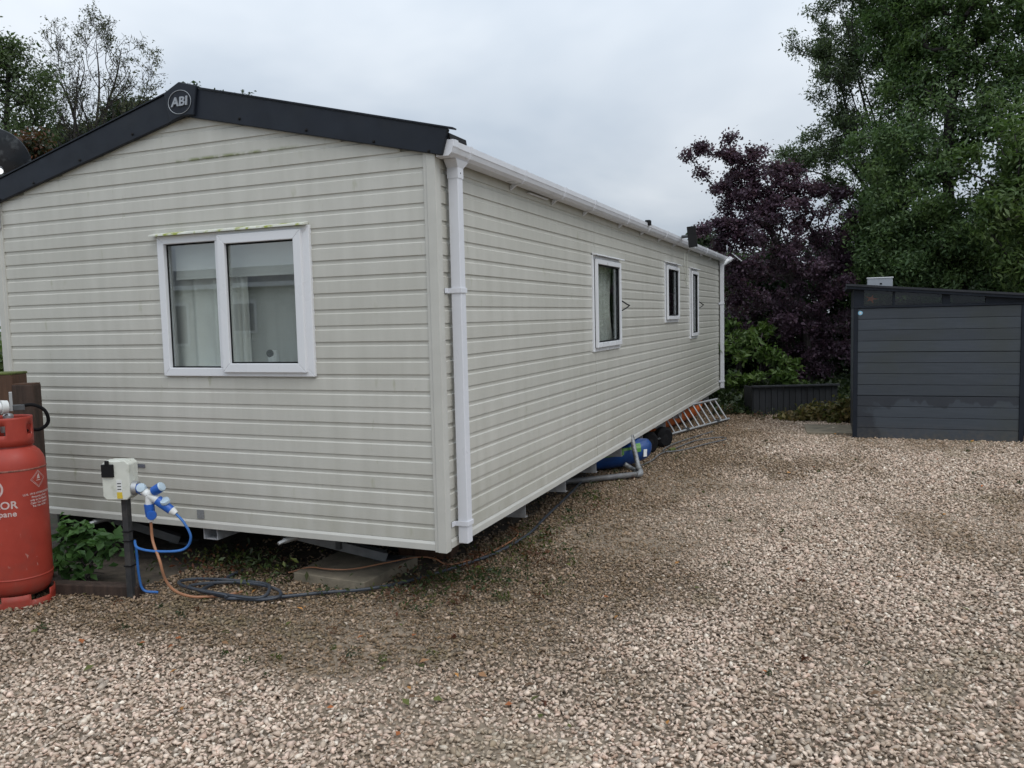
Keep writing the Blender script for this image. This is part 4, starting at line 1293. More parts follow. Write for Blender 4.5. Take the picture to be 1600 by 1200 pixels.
MB().obox((0.135, 4.56, 0.20), ((0.6, 0.8, 0.0), (0.8, -0.6, 0.25), (0, 0.2, 1)), (0.022, 0.006, 0.04)).build('white_sticker', 'plug_white', kb)
ko, m_, fr_ = kayak('kayak', (-0.62, 6.55, 0.20), (-0.16, 9.35, 0.20), 0.18, 'kayak_orange', 'faded orange kayak lying under the caravan behind the ladder')
m_.build('hull', 'kayak_orange', ko, smooth='all')
for t in (0.2, 0.36, 0.52, 0.68, 0.82):
    p = fr_[0] + (fr_[1] - fr_[0]) * t
    ring = [p + fr_[2] * 0.20 * math.cos(a) * 1.14 + fr_[3] * 0.155 * math.sin(a) for a in np.linspace(-0.9, 1.8, 14)]
    MB().tube(ring, 0.014, 6, 1).build('moulded_rib', 'kayak_orange', ko, smooth=True)
tr_ = thing('kayak_trolley', (-0.08, 5.95, 0), 'black two wheeled trolley tucked between the blue kayak and ladder', 'trolley')
for c_ in ((-0.10, 5.72, 0.135), (-0.02, 6.22, 0.13)):
    wl = MB().lathe([(0.03, -0.05), (0.10, -0.06), (0.138, -0.035), (0.138, 0.035), (0.10, 0.06), (0.03, 0.05)], c_, 26, (0.75, -0.5, 0)).build('wheel', 'rubber', tr_, smooth=True)
    MB().lathe([(0.0, 0.055), (0.05, 0.052), (0.06, 0.03)], c_, 16, (0.75, -0.5, 0)).build('hub', 'black', wl, smooth=True)
MB().tube([(-0.10, 5.72, 0.135), (-0.02, 6.22, 0.13)], 0.014, 8, 1).build('axle', 'steel_dark', tr_)

# ladder lying on its edge against the underside
ld = thing('ladder', (0.15, 8.0, 0), 'aluminium ladder propped on its side along the far caravan underside', 'ladder')
A = np.array([-0.13, 6.95, 0.045]); B = np.array([0.44, 8.95, 0.045])
off_ = np.array([-0.20, 0.06, 0.30])
MB().bar(A, B, 0.060, 0.024, up=off_).build('rail', 'aluminium', ld, bevel=0.004)
MB().bar(A + off_, B + off_, 0.060, 0.024, up=off_).build('rail', 'aluminium', ld, bevel=0.004)
for i in range(11):
    t = 0.03 + 0.094 * i
    p = A + (B - A) * t
    MB().tube([p, p + off_], 0.013, 8, 1).build('rung', 'aluminium', ld, smooth=True)
for t in (0.30, 0.80):
    p = A + (B - A) * t
    MB().obox(p + np.array([0.0, -0.02, 0.02]), (B - A, off_, (1, 0, 0)), (0.05, 0.02, 0.02)).build('hook', 'steel_dark', ld)

# ------------------------------------------------------------------ shed
SA, SB = np.array([2.253, 7.608]), np.array([4.243, 7.650])
ux = np.array([*(SB - SA), 0]); SWID = np.linalg.norm(ux); ux /= SWID
un = np.array([ux[1], -ux[0], 0])        # towards the viewer
S0 = np.array([SA[0], SA[1], 0])
SDEP = 1.7


def sp_(u, n_, z_):
    return S0 + ux * u + un * n_ + np.array([0, 0, z_])


def sbox(u0, u1, n0, n1, z0, z1):
    m = MB()
    vs = [sp_(u, n_, z_) for u in (u0, u1) for n_ in (n0, n1) for z_ in (z0, z1)]
    return m.add(vs, [(0, 1, 3, 2), (4, 6, 7, 5), (0, 4, 5, 1), (2, 3, 7, 6), (0, 2, 6, 4), (1, 5, 7, 3)])


shed = thing('garden_shed', tuple(sp_(SWID / 2, -SDEP / 2, 0)), 'dark grey boarded garden shed with sloping roof at the right', 'shed')
nbd = 12
h0 = 1.735 / nbd
for i in range(nbd):
    z0 = i * h0
    gap = 0.007 if i in (3, 7) else 0.0032
    prd = 0.0
    sbox(0.055, SWID - 0.055, -0.03, 0.004 + random.uniform(-0.0015, 0.0015) + prd * 0.4, z0 + 0.002, z0 + h0 - gap).build('shed_board', 'shed_board', shed, bevel=0.002)
sbox(0.05, SWID - 0.05, -0.06, -0.031, 0, 1.735).build('backing', 'shed_frame', shed)
for u0, u1 in ((0.0, 0.054), (SWID - 0.054, SWID)):
    sbox(u0, u1, -0.06, 0.014, 0, 1.735).build('corner_post', 'shed_frame', shed, bevel=0.003)
for u in (0.0, SWID - 0.04):
    for i in range(12):
        sbox(u + 0.002, u + 0.038, -SDEP, -0.061, i * h0 + 0.002, (i + 1) * h0 - 0.004).build('shed_board', 'shed_board', shed)
sbox(0.04, SWID - 0.04, -SDEP, -SDEP + 0.04, 0, 1.80).build('rear_panel', 'shed_frame', shed)
sbox(-0.005, SWID + 0.005, -0.06, 0.018, 1.737, 1.765).build('top_rail', 'shed_frame', shed, bevel=0.003)


def shed_roof(u):
    return 2.000 - 0.185 * (u / SWID)


# clerestory: frame members and dark panes under the sloping roof
for u0, u1 in ((0.0, 0.125), (0.47, 0.50), (1.05, 1.14), (SWID - 0.45, SWID)):
    m_ = MB()
    m_.prism([sp_(u0, 0, 1.766), sp_(u1, 0, 1.766), sp_(u1, 0, shed_roof(u1) - 0.012), sp_(u0, 0, shed_roof(u0) - 0.012)], un * -0.05, un * 0.006)
    m_.build('clerestory_post', 'shed_frame', shed)
for u0, u1 in ((0.126, 0.469), (0.501, 1.049), (1.141, SWID - 0.451)):
    m_ = MB()
    m_.prism([sp_(u0, 0, 1.767), sp_(u1, 0, 1.767), sp_(u1, 0, shed_roof(u1) - 0.012), sp_(u0, 0, shed_roof(u0) - 0.012)], un * -0.024, un * -0.020)
    m_.build('clerestory_pane', 'glass_dark', shed)
for u in (0.0, SWID):
    m_ = MB()
    uu = min(max(u, 0.0), SWID - 0.04)
    m_.prism([sp_(uu, 0, 1.736), sp_(uu + 0.04, 0, 1.736), sp_(uu + 0.04, 0, shed_roof(u) - 0.013), sp_(uu, 0, shed_roof(u) - 0.013)], un * -SDEP, un * -0.061)
    m_.build('side_infill', 'shed_frame', shed)
m_ = MB()
m_.prism([sp_(-0.09, 0, shed_roof(-0.09) - 0.010), sp_(SWID + 0.06, 0, shed_roof(SWID + 0.06) - 0.010), sp_(SWID + 0.06, 0, shed_roof(SWID + 0.06) + 0.050), sp_(-0.09, 0, shed_roof(-0.09) + 0.050)], un * (-SDEP - 0.08), un * 0.075)
rf = m_.build('roof', 'shed_frame', shed, bevel=0.004)
m_ = MB()
m_.prism([sp_(-0.10, 0, shed_roof(-0.1) + 0.030), sp_(SWID + 0.07, 0, shed_roof(SWID + 0.07) + 0.030), sp_(SWID + 0.07, 0, shed_roof(SWID + 0.07) + 0.057), sp_(-0.10, 0, shed_roof(-0.1) + 0.057)], un * 0.0765, un * 0.092)
m_.build('roof_edge', 'roof', rf)
MB().lathe([(0.0, 0.003), (0.028, 0.003), (0.029, 0.0)], sp_(0.082, 0.005, 1.675), 24, un).build('round_sticker', 'sticker_blue', shed)
MB().lathe([(0.0, 0.0042), (0.014, 0.0042), (0.0142, 0.003)], sp_(0.082, 0.005, 1.675), 16, un).build('sticker_centre', 'plug_white', shed)
# orange leaf shaped ornament inside the clerestory
m_ = MB()
c_ = sp_(0.215, -0.05, 1.858)
ring = []
for i in range(20):
    a = 2 * math.pi * i / 20
    r_ = (0.075 if i % 4 == 0 else 0.034) * (1.25 if i % 8 == 0 else 1)
    ring.append(c_ + ux * r_ * math.cos(a) + np.array([0, 0, r_ * 0.75 * math.sin(a)]))
m_.prism(ring, un * -0.006, un * 0.006)
m_.build('leaf_ornament', 'orange_decor', label='orange leaf shaped ornament behind the shed window strip', cat='ornament')
sb_ = thing('metal_box', tuple(sp_(0.33, -0.45, 2.02)), 'pale metal box standing on the shed roof', 'box')
zb_ = shed_roof(0.33) + 0.052
MB().obox(sp_(0.335, -0.45, zb_ + 0.060), (ux, un, (0, 0, 1)), (0.155, 0.11, 0.060)).build('casing', 'chrome', sb_, bevel=0.004)
MB().obox(sp_(0.335, -0.45, zb_ + 0.124), (ux, un, (0, 0, 1)), (0.163, 0.12, 0.006)).build('lid', 'upvc', sb_)
MB().obox(sp_(0.345, -0.338, zb_ + 0.042), (ux, un, (0, 0, 1)), (0.014, 0.003, 0.010)).build('catch', 'black', sb_)

# behind the shed's right edge
fp = thing('fence_panel', (4.75, 8.6, 0), 'weathered timber fence panel beyond the right edge of the shed', 'fence')
for i in range(8):
    MB().box(4.40 + 0.145 * i, 4.535 + 0.145 * i, 9.10, 9.12, 0.02, 1.72 + random.uniform(-0.01, 0.01)).build('fence_board', 'timber_fence', fp)
MB().box(4.38, 5.6, 9.121, 9.16, 1.45, 1.53).build('fence_rail', 'timber_fence', fp)
yb = thing('yellow_crate', (4.47, 8.2, 0), 'yellow plastic container squeezed beside the right shed wall', 'container')
MB().prism([(4.345, 0, 0.40), (4.70, 0, 0.40), (4.73, 0, 0.78), (4.315, 0, 0.78)], (0, 8.05, 0), (0, 8.42, 0)).build('tub', 'yellow', yb, bevel=0.01)
MB().box(4.30, 4.74, 8.03, 8.44, 0.781, 0.805).build('rim', 'yellow', yb)
MB().box(4.33, 4.72, 8.04, 8.43, 0.0, 0.399).build('stand', 'black', yb)

# ------------------------------------------------------------------ planter, paving
pl = thing('planter', (1.35, 10.2, 0), 'low black timber planter under the purple tree', 'planter')
pu, pv = np.array([0.924, 0.382, 0]), np.array([0.382, -0.924, 0])
p0 = np.array([0.72, 9.85, 0])
PLW = 1.40
nb_ = 14
for i in range(nb_):
    a = PLW / nb_ * (i + 0.5)
    MB().obox(p0 + pu * a + np.array([0, 0, 0.235]), (pu, pv, (0, 0, 1)), (PLW / nb_ / 2 - 0.004, 0.012 + random.uniform(-0.001, 0.001), 0.235)).build('plank', 'planter_timber', pl)
for i in range(5):
    MB().obox(p0 - pv * (0.10 * i + 0.06) + pu * 0.0 + np.array([0, 0, 0.235]), (pv, pu, (0, 0, 1)), (0.047, 0.012, 0.235)).build('plank', 'planter_timber', pl)
    MB().obox(p0 - pv * (0.10 * i + 0.06) + pu * PLW + np.array([0, 0, 0.235]), (pv, pu, (0, 0, 1)), (0.047, 0.012, 0.235)).build('plank', 'planter_timber', pl)
MB().obox(p0 + pu * PLW / 2 + np.array([0, 0, 0.485]) + pv * 0.01, (pu, pv, (0, 0, 1)), (PLW / 2 + 0.03, 0.05, 0.014)).build('top_board', 'planter_timber', pl, bevel=0.003)
MB().obox(p0 + pu * PLW / 2 - pv * 0.27 + np.array([0, 0, 0.22]), (pu, pv, (0, 0, 1)), (PLW / 2 - 0.02, 0.24, 0.20)).build('compost', 'soil', pl)
MB().obox((1.95, 8.25, 0.012), ((0.98, 0.10, 0), (-0.1, 0.98, 0), (0, 0, 1)), (0.33, 0.45, 0.02)).build('paving_slab', 'concrete', bevel=0.004, label='grey paving slab set in the gravel left of the shed', cat='paving slab')


# ------------------------------------------------------------------ vegetation
def leaves_mesh(C_, out_dir, size, cols, aspect=0.55, up=0.5, outw=0.5, rnd=1.0, seed=0):
    """folded leaf quads: centres, outward directions"""
    r = np.random.default_rng(seed)
    n_ = len(C_)
    nr = r.normal(size=(n_, 3)) * rnd
    nr = nr / (np.linalg.norm(nr, axis=1)[:, None] + 1e-9) + np.array([0, 0, up]) + out_dir * outw
    nr /= np.linalg.norm(nr, axis=1)[:, None] + 1e-9
    t = r.normal(size=(n_, 3)) + np.array([0, 0, -0.35])
    t -= nr * (t * nr).sum(1)[:, None]
    t /= np.linalg.norm(t, axis=1)[:, None] + 1e-9
    bt = np.cross(nr, t)
    s = (size * r.lognormal(0, 0.22, n_))[:, None]
    v0 = C_ - t * s * 0.5
    v1 = C_ + bt * s * aspect * 0.5 + nr * s * 0.10 - t * s * 0.06
    v2 = C_ + t * s * 0.5 - nr * s * 0.05
    v3 = C_ - bt * s * aspect * 0.5 + nr * s * 0.10 - t * s * 0.06
    V = np.stack([v0, v1, v2, v3], 1).reshape(-1, 3)
    F = np.arange(n_ * 4).reshape(-1, 4)
    # split each quad along the midrib so that the fold shades
    T = np.repeat(cols, 4, 0)
    F3 = np.concatenate([F[:, [0, 1, 2]], F[:, [0, 2, 3]]])
    return V, F3, T


def pick(pal, n_, r, spread_=0.18):
    pal = np.array(pal)
    return pal[r.integers(0, len(pal), n_)] * r.lognormal(0, spread_, (n_, 1))


def tree(name, label, base, stems, lobes, npts, nleaf, lsize, pal, bark='bark', cat='tree', group=None, seed=1, clump=0.16, tip_r=0.006, trunk_r=0.10, aspect=0.55, sub=0, spread_=0.18, up=0.5, gap=0.0, leaf_frac=1.0, expo=0.42):
    """lobes: (centre xyz, radii xyz, weight). A branching skeleton is grown to points spread
    through the lobes, and leaf clumps hang on its outer nodes."""
    r = np.random.default_rng(seed)
    base = np.array(base, float)
    t = thing(name, tuple(base), label, cat, group)
    wts = np.array([l[2] for l in lobes], float)
    wts /= wts.sum()
    pts = []
    for (c_, rad, _), w_ in zip(lobes, wts):
        k = max(3, int(npts * w_))
        d = r.normal(size=(k, 3))
        d /= np.linalg.norm(d, axis=1)[:, None]
        rr = r.random(k) ** (1 / 2.2)
        pts.append(np.array(c_) + d * np.array(rad) * rr[:, None] * r.uniform(0.85, 1.12, (k, 1)))
    pts = np.concatenate(pts)
    pts[:, 2] = np.maximum(pts[:, 2], base[2] + 0.03)
    cen = pts.mean(0)
    nodes, par = [], []
    trunk_n = 0
    for st in stems:
        prev = -1
        cpt = catmull([base] + list(st), 4) if len(st) > 1 else [base + (np.array(st[0]) - base) * q for q in np.linspace(0, 1, 6)]
        for i, q in enumerate(cpt):
            q = np.array(q) + (r.normal(0, 0.015, 3) if i else 0)
            nodes.append(q); par.append(prev); prev = len(nodes) - 1
    trunk_n = len(nodes)
    order = np.argsort(np.linalg.norm(pts - np.array(nodes[min(4, trunk_n - 1)]), axis=1))
    arr = np.zeros((trunk_n + len(pts) * 2 + 10, 3))
    arr[:trunk_n] = nodes
    cnt = trunk_n
    dep = np.zeros(len(arr))
    tips = []
    for i in order:
        p = pts[i]
        dd2 = np.linalg.norm(arr[:cnt] - p, axis=1)
        lowpen = np.maximum(arr[:cnt, 2] - p[2], 0) * 0.5
        j = int(np.argmin(dd2 + lowpen + 0.02 * dep[:cnt]))
        if dd2[j] > 0.25:
            mid_ = (arr[j] + p) / 2 + r.normal(0, 0.06 * dd2[j], 3) + np.array([0, 0, 0.05 * dd2[j]])
            arr[cnt] = mid_; par.append(j); dep[cnt] = dep[j] + 1
            j = cnt; cnt += 1
        arr[cnt] = p; par.append(j); dep[cnt] = dep[j] + 1
        tips.append(cnt); cnt += 1
    par = np.array(par)
    num = np.ones(cnt)
    for i in range(cnt - 1, -1, -1):
        if par[i] >= 0:
            num[par[i]] += num[i]
    rad = np.minimum(tip_r * num ** expo, trunk_r)
    # wood
    tm, bmx = MB(), MB()
    for i in range(cnt):
        j = par[i]
        if j < 0:
            continue
        tgt = tm
        r0, r1 = rad[j], rad[i]
        if i >= trunk_n and j < trunk_n:
            r0 = min(r0, rad[i] * 1.3)
        tgt.tube([arr[j], arr[i]], [r0, r1], 6 if rad[i] > 0.02 else 4, 1, caps=False)
    tm.build('trunk', bark, t, smooth='all')
    # leaves
    if nleaf:
        tips = np.array(tips)
        tp = arr[tips]
        wgt = r.gamma(1.6, 1.0, len(tips))
        if gap:
            wgt *= r.random(len(tips)) > gap
        wgt *= 0.5 + np.clip(np.linalg.norm((tp - cen), axis=1) / (np.abs(pts - cen).mean() * 2), 0, 1.3)
        wgt /= wgt.sum()
        own = r.choice(len(tips), nleaf, p=wgt)
        pa = arr[par[tips]][own]
        f_ = r.random((nleaf, 1)) ** 0.6
        C_ = pa + (tp[own] - pa) * f_ + r.normal(0, clump, (nleaf, 3)) * np.array([1, 1, 0.75])
        C_[:, 2] = np.maximum(C_[:, 2], base[2] + 0.02)
        od = C_ - cen
        od /= np.linalg.norm(od, axis=1)[:, None] + 1e-9
        tint = pick(pal, len(tips), r, 0.22)[own]
        cols = 0.55 * tint + 0.45 * pick(pal, nleaf, r, spread_)
        V, F, T = leaves_mesh(C_, od, lsize, cols, aspect, up=up, outw=0.5, seed=seed + 50)
        np_mesh('crown', V, F, T, 'leaf', t, loc=cen, k=3)
    return t


def twiggy(name, label, base, stems, levels, nleaf, lsize, pal, bark='bark_dark', cat='tree', seed=1, droop=0.0, tip_r=0.006, upw=0.25, spread_a=0.75, ntuft=6):
    """open tree drawn branch by branch: stems = [(points, radius)], levels = [(children per branch, length ratio, radius ratio)]"""
    r = np.random.default_rng(seed)
    base = np.array(base, float)
    t = thing(name, tuple(base), label, cat)
    m = MB()
    ends = []

    def branch(pts, r0, lev):
        P_ = catmull(pts, 5 if lev < 2 else 2)
        k = len(P_)
        rr = np.linspace(r0, max(tip_r, r0 * (0.10 if lev == 0 else 0.45)), k)
        m.tube(P_, rr, 6 if r0 > 0.02 else 3, 1, caps=False)
        if lev >= len(levels):
            ends.append((P_[-1], P_[-2])); ends.append((P_[k // 2], P_[max(0, k // 2 - 1)]))
            return
        ends.append((P_[-1], P_[-2]))
        nch, lr, rrat = levels[lev]
        ln = sum(np.linalg.norm(P_[i + 1] - P_[i]) for i in range(k - 1))
        for c_ in range(nch):
            f_ = 0.28 + 0.72 * (c_ + r.random()) / nch
            i = min(k - 2, int(f_ * (k - 1)))
            d = P_[i + 1] - P_[i]
            d /= np.linalg.norm(d) + 1e-9
            side = r.normal(size=3)
            side -= d * (side @ d)
            side /= np.linalg.norm(side)
            L0 = ln * lr * r.uniform(0.6, 1.25) * (1.15 - 0.5 * f_)
            a = spread_a * r.uniform(0.6, 1.3)
            d1 = d * math.cos(a) + side * math.sin(a) + np.array([0, 0, upw * 0.4])
            d1 /= np.linalg.norm(d1)
            d2 = d1 + np.array([0, 0, upw]) + r.normal(0, 0.22, 3)
            d2 /= np.linalg.norm(d2)
            d3 = d2 + np.array([0, 0, upw - droop]) + r.normal(0, 0.28, 3)
            d3 /= np.linalg.norm(d3)
            q0 = P_[i]
            q1 = q0 + d1 * L0 * 0.35
            q2 = q1 + d2 * L0 * 0.35
            branch([q0, q1, q2, q2 + d3 * L0 * 0.30], max(tip_r, rr[i] * rrat), lev + 1)
    for pts, r0 in stems:
        branch([base] + list(pts), r0, 0)
    m.build('trunk', bark, t, smooth='all')
    if nleaf:
        e = np.array([q[0] for q in ends])
        own = r.choice(len(e), max(8, nleaf // ntuft))
        C_ = np.repeat(e[own], ntuft, 0)
        C_ = C_ + r.normal(0, lsize * 0.9, C_.shape)
        tint = np.repeat(pick(pal, len(own), r, 0.2), ntuft, 0) * r.lognormal(0, 0.15, (len(C_), 1))
        V, F, T = leaves_mesh(C_, np.zeros_like(C_), lsize, tint, 0.34, up=0.3, seed=seed + 9)
        np_mesh('crown', V, F, T, 'leaf', t, k=3)
    return t


def ray_pt(u, v, dep):
    """helper used while laying out the planting: a point at a given depth along the view"""
    d = ROT @ np.array([(u - 800) / FPX, (600 - v) / FPX, -1.0])
    return CAM + dep * d


def lobes_at(spec):
    L2 = []
    for u, v, dep, rp, w_ in spec:
        c_ = ray_pt(u, v, dep)
        s = dep / FPX
        rx, ry = rp if isinstance(rp, tuple) else (rp, rp)
        L2.append((c_, (rx * s, rx * s * 0.9, ry * s), w_))
    return L2


GREEN_D = [(0.078, 0.132, 0.054), (0.098, 0.160, 0.062), (0.118, 0.182, 0.068), (0.064, 0.112, 0.050)]
GREEN_M = [(0.085, 0.140, 0.044), (0.100, 0.160, 0.050), (0.070, 0.120, 0.040), (0.125, 0.175, 0.055)]
GREEN_B = [(0.085, 0.150, 0.030), (0.110, 0.175, 0.040), (0.065, 0.120, 0.025), (0.140, 0.170, 0.045)]
PURPLE = [(0.072, 0.044, 0.068), (0.090, 0.052, 0.082), (0.060, 0.039, 0.060), (0.115, 0.062, 0.092)]
OLIVE = [(0.070, 0.080, 0.035), (0.055, 0.065, 0.030), (0.090, 0.090, 0.045)]

# purple leaved plum tree behind the planter
b0_ = ray_pt(1262, 640, 15.9); b0_[2] = 0.0
tree('purple_plum_tree', 'purple leaved tree rising behind the planter and the far caravan end', b0_,
     [[ray_pt(1262, 540, 15.7), ray_pt(1235, 430, 15.5), ray_pt(1190, 330, 15.3)], [ray_pt(1275, 520, 15.8), ray_pt(1290, 400, 15.6)]],
     lobes_at([(1170, 280, 15.3, (46, 32), 0.75), (1215, 305, 15.3, (55, 45), 1.1), (1185, 370, 15.3, (72, 66), 1.7), (1270, 350, 15.5, (75, 60), 1.5), (1250, 430, 15.6, (90, 65), 1.8), (1320, 400, 15.9, (50, 60), 0.7),
               (1225, 500, 15.8, (70, 55), 1.1), (1290, 530, 15.9, (70, 60), 1.2), (1250, 580, 16.1, (60, 35), 0.6), (1128, 238, 15.1, (20, 9), 0.13), (1098, 232, 15.1, (20, 6), 0.10), (1072, 240, 15.1, (10, 5), 0.05), (1090, 266, 15.1, (18, 7), 0.08), (1128, 290, 15.1, (16, 9), 0.1),
               (1116, 342, 15.1, (16, 8), 0.09), (1094, 358, 15.1, (9, 7), 0.05), (1140, 214, 15.2, (8, 8), 0.05), (1178, 238, 15.2, (20, 14), 0.16), (1150, 245, 15.2, (24, 14), 0.2), (1232, 262, 15.3, (22, 14), 0.15), (1290, 300, 15.4, (30, 18), 0.25), (1150, 312, 15.2, (30, 24), 0.4), (1142, 362, 15.2, (30, 28), 0.45), (1152, 420, 15.2, (38, 34), 0.6), (1165, 470, 15.4, (36, 30), 0.4)]),
     700, 56000, 0.060, PURPLE, 'bark_dark', seed=3, clump=0.075, trunk_r=0.07, aspect=0.62)

# tall loose ash behind, its twigs against the sky
b0_ = ray_pt(1400, 600, 17.0); b0_[2] = 0.0
twiggy('ash_tree', 'tall thin leaved ash tree with bare twigs against the sky', b0_,
       [([ray_pt(1395, 400, 17), ray_pt(1372, 220, 17), ray_pt(1392, 90, 17), ray_pt(1370, -90, 17)], 0.045),
        ([ray_pt(1400, 380, 17), ray_pt(1360, 200, 16.8), ray_pt(1335, 90, 16.8), ray_pt(1330, -60, 16.8)], 0.05),
        ([ray_pt(1400, 400, 17), ray_pt(1350, 290, 16.6), ray_pt(1300, 235, 16.5), ray_pt(1255, 240, 16.4)], 0.06),
        ([ray_pt(1398, 390, 17), ray_pt(1345, 250, 16.5), ray_pt(1318, 150, 16.5), ray_pt(1302, 90, 16.4)], 0.05),
        ([ray_pt(1400, 380, 17), ray_pt(1420, 180, 17), ray_pt(1440, 40, 17), ray_pt(1450, -120, 17)], 0.055),
        ([ray_pt(1395, 330, 16.8), ray_pt(1345, 190, 16.4), ray_pt(1318, 112, 16.3), ray_pt(1300, 80, 16.2)], 0.025),
        ([ray_pt(1392, 300, 16.8), ray_pt(1345, 120, 16.4), ray_pt(1322, 40, 16.3), ray_pt(1305, 0, 16.2)], 0.025),
        ([ray_pt(1398, 390, 17), ray_pt(1340, 310, 16.3), ray_pt(1290, 275, 16.2), ray_pt(1245, 262, 16.2)], 0.05)],
       [(12, 0.155, 0.45), (6, 0.5, 0.55), (3, 0.55, 0.6)], 38000, 0.075, [(0.075, 0.105, 0.052), (0.09, 0.125, 0.058), (0.062, 0.09, 0.047)], 'bark_dark', seed=5, tip_r=0.005, upw=0.15, spread_a=0.8, ntuft=7)

# dense dark tree on the right
b0_ = ray_pt(1500, 620, 14.8); b0_[2] = 0.0
tree('willow_tree', 'big dense dark green tree towering over the shed', b0_,
     [[ray_pt(1500, 450, 14.8), ray_pt(1480, 280, 14.6), ray_pt(1490, 100, 14.6)], [ray_pt(1510, 420, 14.8), ray_pt(1580, 250, 14.4), ray_pt(1640, 60, 14.4)]],
     lobes_at([(1430, 250, 14.6, (95, 85), 1.6), (1400, 330, 14.6, (75, 80), 1.3), (1480, 380, 14.4, (100, 80), 1.6), (1560, 330, 14.2, (100, 90), 1.7), (1520, 180, 14.4, (100, 90), 1.7), (1600, 180, 14.2, (110, 110), 1.8), (1540, 60, 14.5, (110, 100), 1.8), (1640, 20, 14.2, (120, 120), 1.6), (1470, 90, 14.8, (70, 70), 0.8), (1600, 430, 14.2, (90, 70), 1.2), (1420, 420, 14.8, (70, 60), 1.0), (1570, -80, 14.5, (120, 90), 1.3), (1660, 320, 14.0, (80, 110), 1.0), (1375, 300, 14.9, (40, 50), 0.6), (1430, 130, 15.2, (60, 70), 0.8), (1440, 20, 15.2, (75, 80), 1.2), (1400, 90, 15.6, (50, 70), 0.7), (1470, -60, 15.2, (90, 70), 0.9), (1385, 10, 15.8, (50, 60), 0.6), (1400, -60, 15.6, (70, 60), 0.6), (1380, 210, 15.3, (50, 50), 0.6), (1375, 390, 14.9, (45, 60), 0.7), (1350, 440, 15.2, (40, 40), 0.5)]),
     1250, 150000, 0.080, GREEN_D + [(0.135, 0.200, 0.068)], 'bark_dark', seed=9, clump=0.12, trunk_r=0.16, aspect=0.42)
# brighter sprays reaching forward on its right side belong to a nearer sapling
b0_ = ray_pt(1640, 640, 13.2); b0_[2] = 0.0
tree('laurel_tree', 'lighter green leafy sapling reaching in at the right edge above the shed', b0_,
     [[ray_pt(1640, 450, 13.2), ray_pt(1620, 330, 13.0)]],
     lobes_at([(1590, 300, 13.0, (50, 60), 1.0), (1555, 340, 13.0, (34, 30), 0.4), (1620, 380, 13.0, (50, 60), 0.8), (1610, 230, 13.0, (50, 60), 0.8), (1500, 250, 13.4, (24, 18), 0.15)]),
     130, 6500, 0.115, GREEN_M, 'bark_dark', seed=12, clump=0.13, trunk_r=0.05, aspect=0.36)

# dark hedge shrubs closing the view at the back
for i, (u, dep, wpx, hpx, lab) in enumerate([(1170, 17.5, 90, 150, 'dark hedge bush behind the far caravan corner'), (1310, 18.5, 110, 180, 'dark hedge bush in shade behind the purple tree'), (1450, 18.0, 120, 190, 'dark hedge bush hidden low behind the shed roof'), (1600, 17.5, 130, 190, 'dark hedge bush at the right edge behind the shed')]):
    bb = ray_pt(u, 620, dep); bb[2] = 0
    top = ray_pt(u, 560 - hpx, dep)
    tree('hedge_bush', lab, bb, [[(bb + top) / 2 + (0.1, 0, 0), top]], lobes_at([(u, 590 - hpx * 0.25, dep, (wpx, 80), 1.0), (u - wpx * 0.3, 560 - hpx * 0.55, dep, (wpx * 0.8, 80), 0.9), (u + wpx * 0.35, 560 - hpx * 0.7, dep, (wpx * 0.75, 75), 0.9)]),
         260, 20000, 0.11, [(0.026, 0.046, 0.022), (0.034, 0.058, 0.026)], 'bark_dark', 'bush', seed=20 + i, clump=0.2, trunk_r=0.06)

# bright sycamore scrub between the caravan end and the planter
b0_ = ray_pt(1165, 640, 15.2); b0_[2] = 0.0
tree('sycamore_bush', 'bright green broad leaved bush at the far end of the caravan', b0_,
     [[ray_pt(1160, 590, 15.2), ray_pt(1150, 530, 15.0)], [ray_pt(1190, 580, 15.2), ray_pt(1190, 535, 15.0)], [ray_pt(1180, 600, 15.2), ray_pt(1225, 575, 15.0)]],
     lobes_at([(1140, 540, 15.0, (16, 9), 0.5), (1165, 525, 15.0, (18, 9), 0.6), (1180, 545, 14.9, (18, 9), 0.5), (1150, 555, 14.9, (16, 8), 0.4), (1205, 560, 15.0, (18, 8), 0.5), (1232, 568, 15.0, (14, 6), 0.3), (1225, 588, 14.9, (18, 7), 0.5), (1243, 597, 14.9, (10, 6), 0.2), (1150, 592, 15.0, (20, 10), 0.5), (1175, 590, 15.0, (18, 9), 0.3), (1140, 615, 15.2, (14, 12), 0.3), (1195, 512, 15.3, (20, 7), 0.25), (1140, 505, 15.4, (14, 10), 0.25)]),
     170, 2300, 0.125, GREEN_B[:3] + GREEN_M, 'bark_dark', 'bush', seed=31, clump=0.07, trunk_r=0.022, aspect=0.42, up=0.35, gap=0.1)
b0_ = ray_pt(1150, 640, 16.6); b0_[2] = 0.0
tree('flowering_bush', 'grey green bush with pale blossom behind the caravan drainpipe', b0_,
     [[ray_pt(1155, 540, 16.6), ray_pt(1150, 470, 16.6)]],
     lobes_at([(1150, 480, 16.6, (34, 46), 1.0), (1170, 520, 16.6, (40, 40), 1.0), (1140, 430, 16.6, (24, 34), 0.7), (1200, 520, 16.8, (40, 50), 0.8)]),
     140, 7000, 0.085, GREEN_M + [(0.05, 0.08, 0.04), (0.04, 0.07, 0.03), (0.42, 0.42, 0.40)], 'bark_dark', 'bush', seed=33, clump=0.12, trunk_r=0.03)
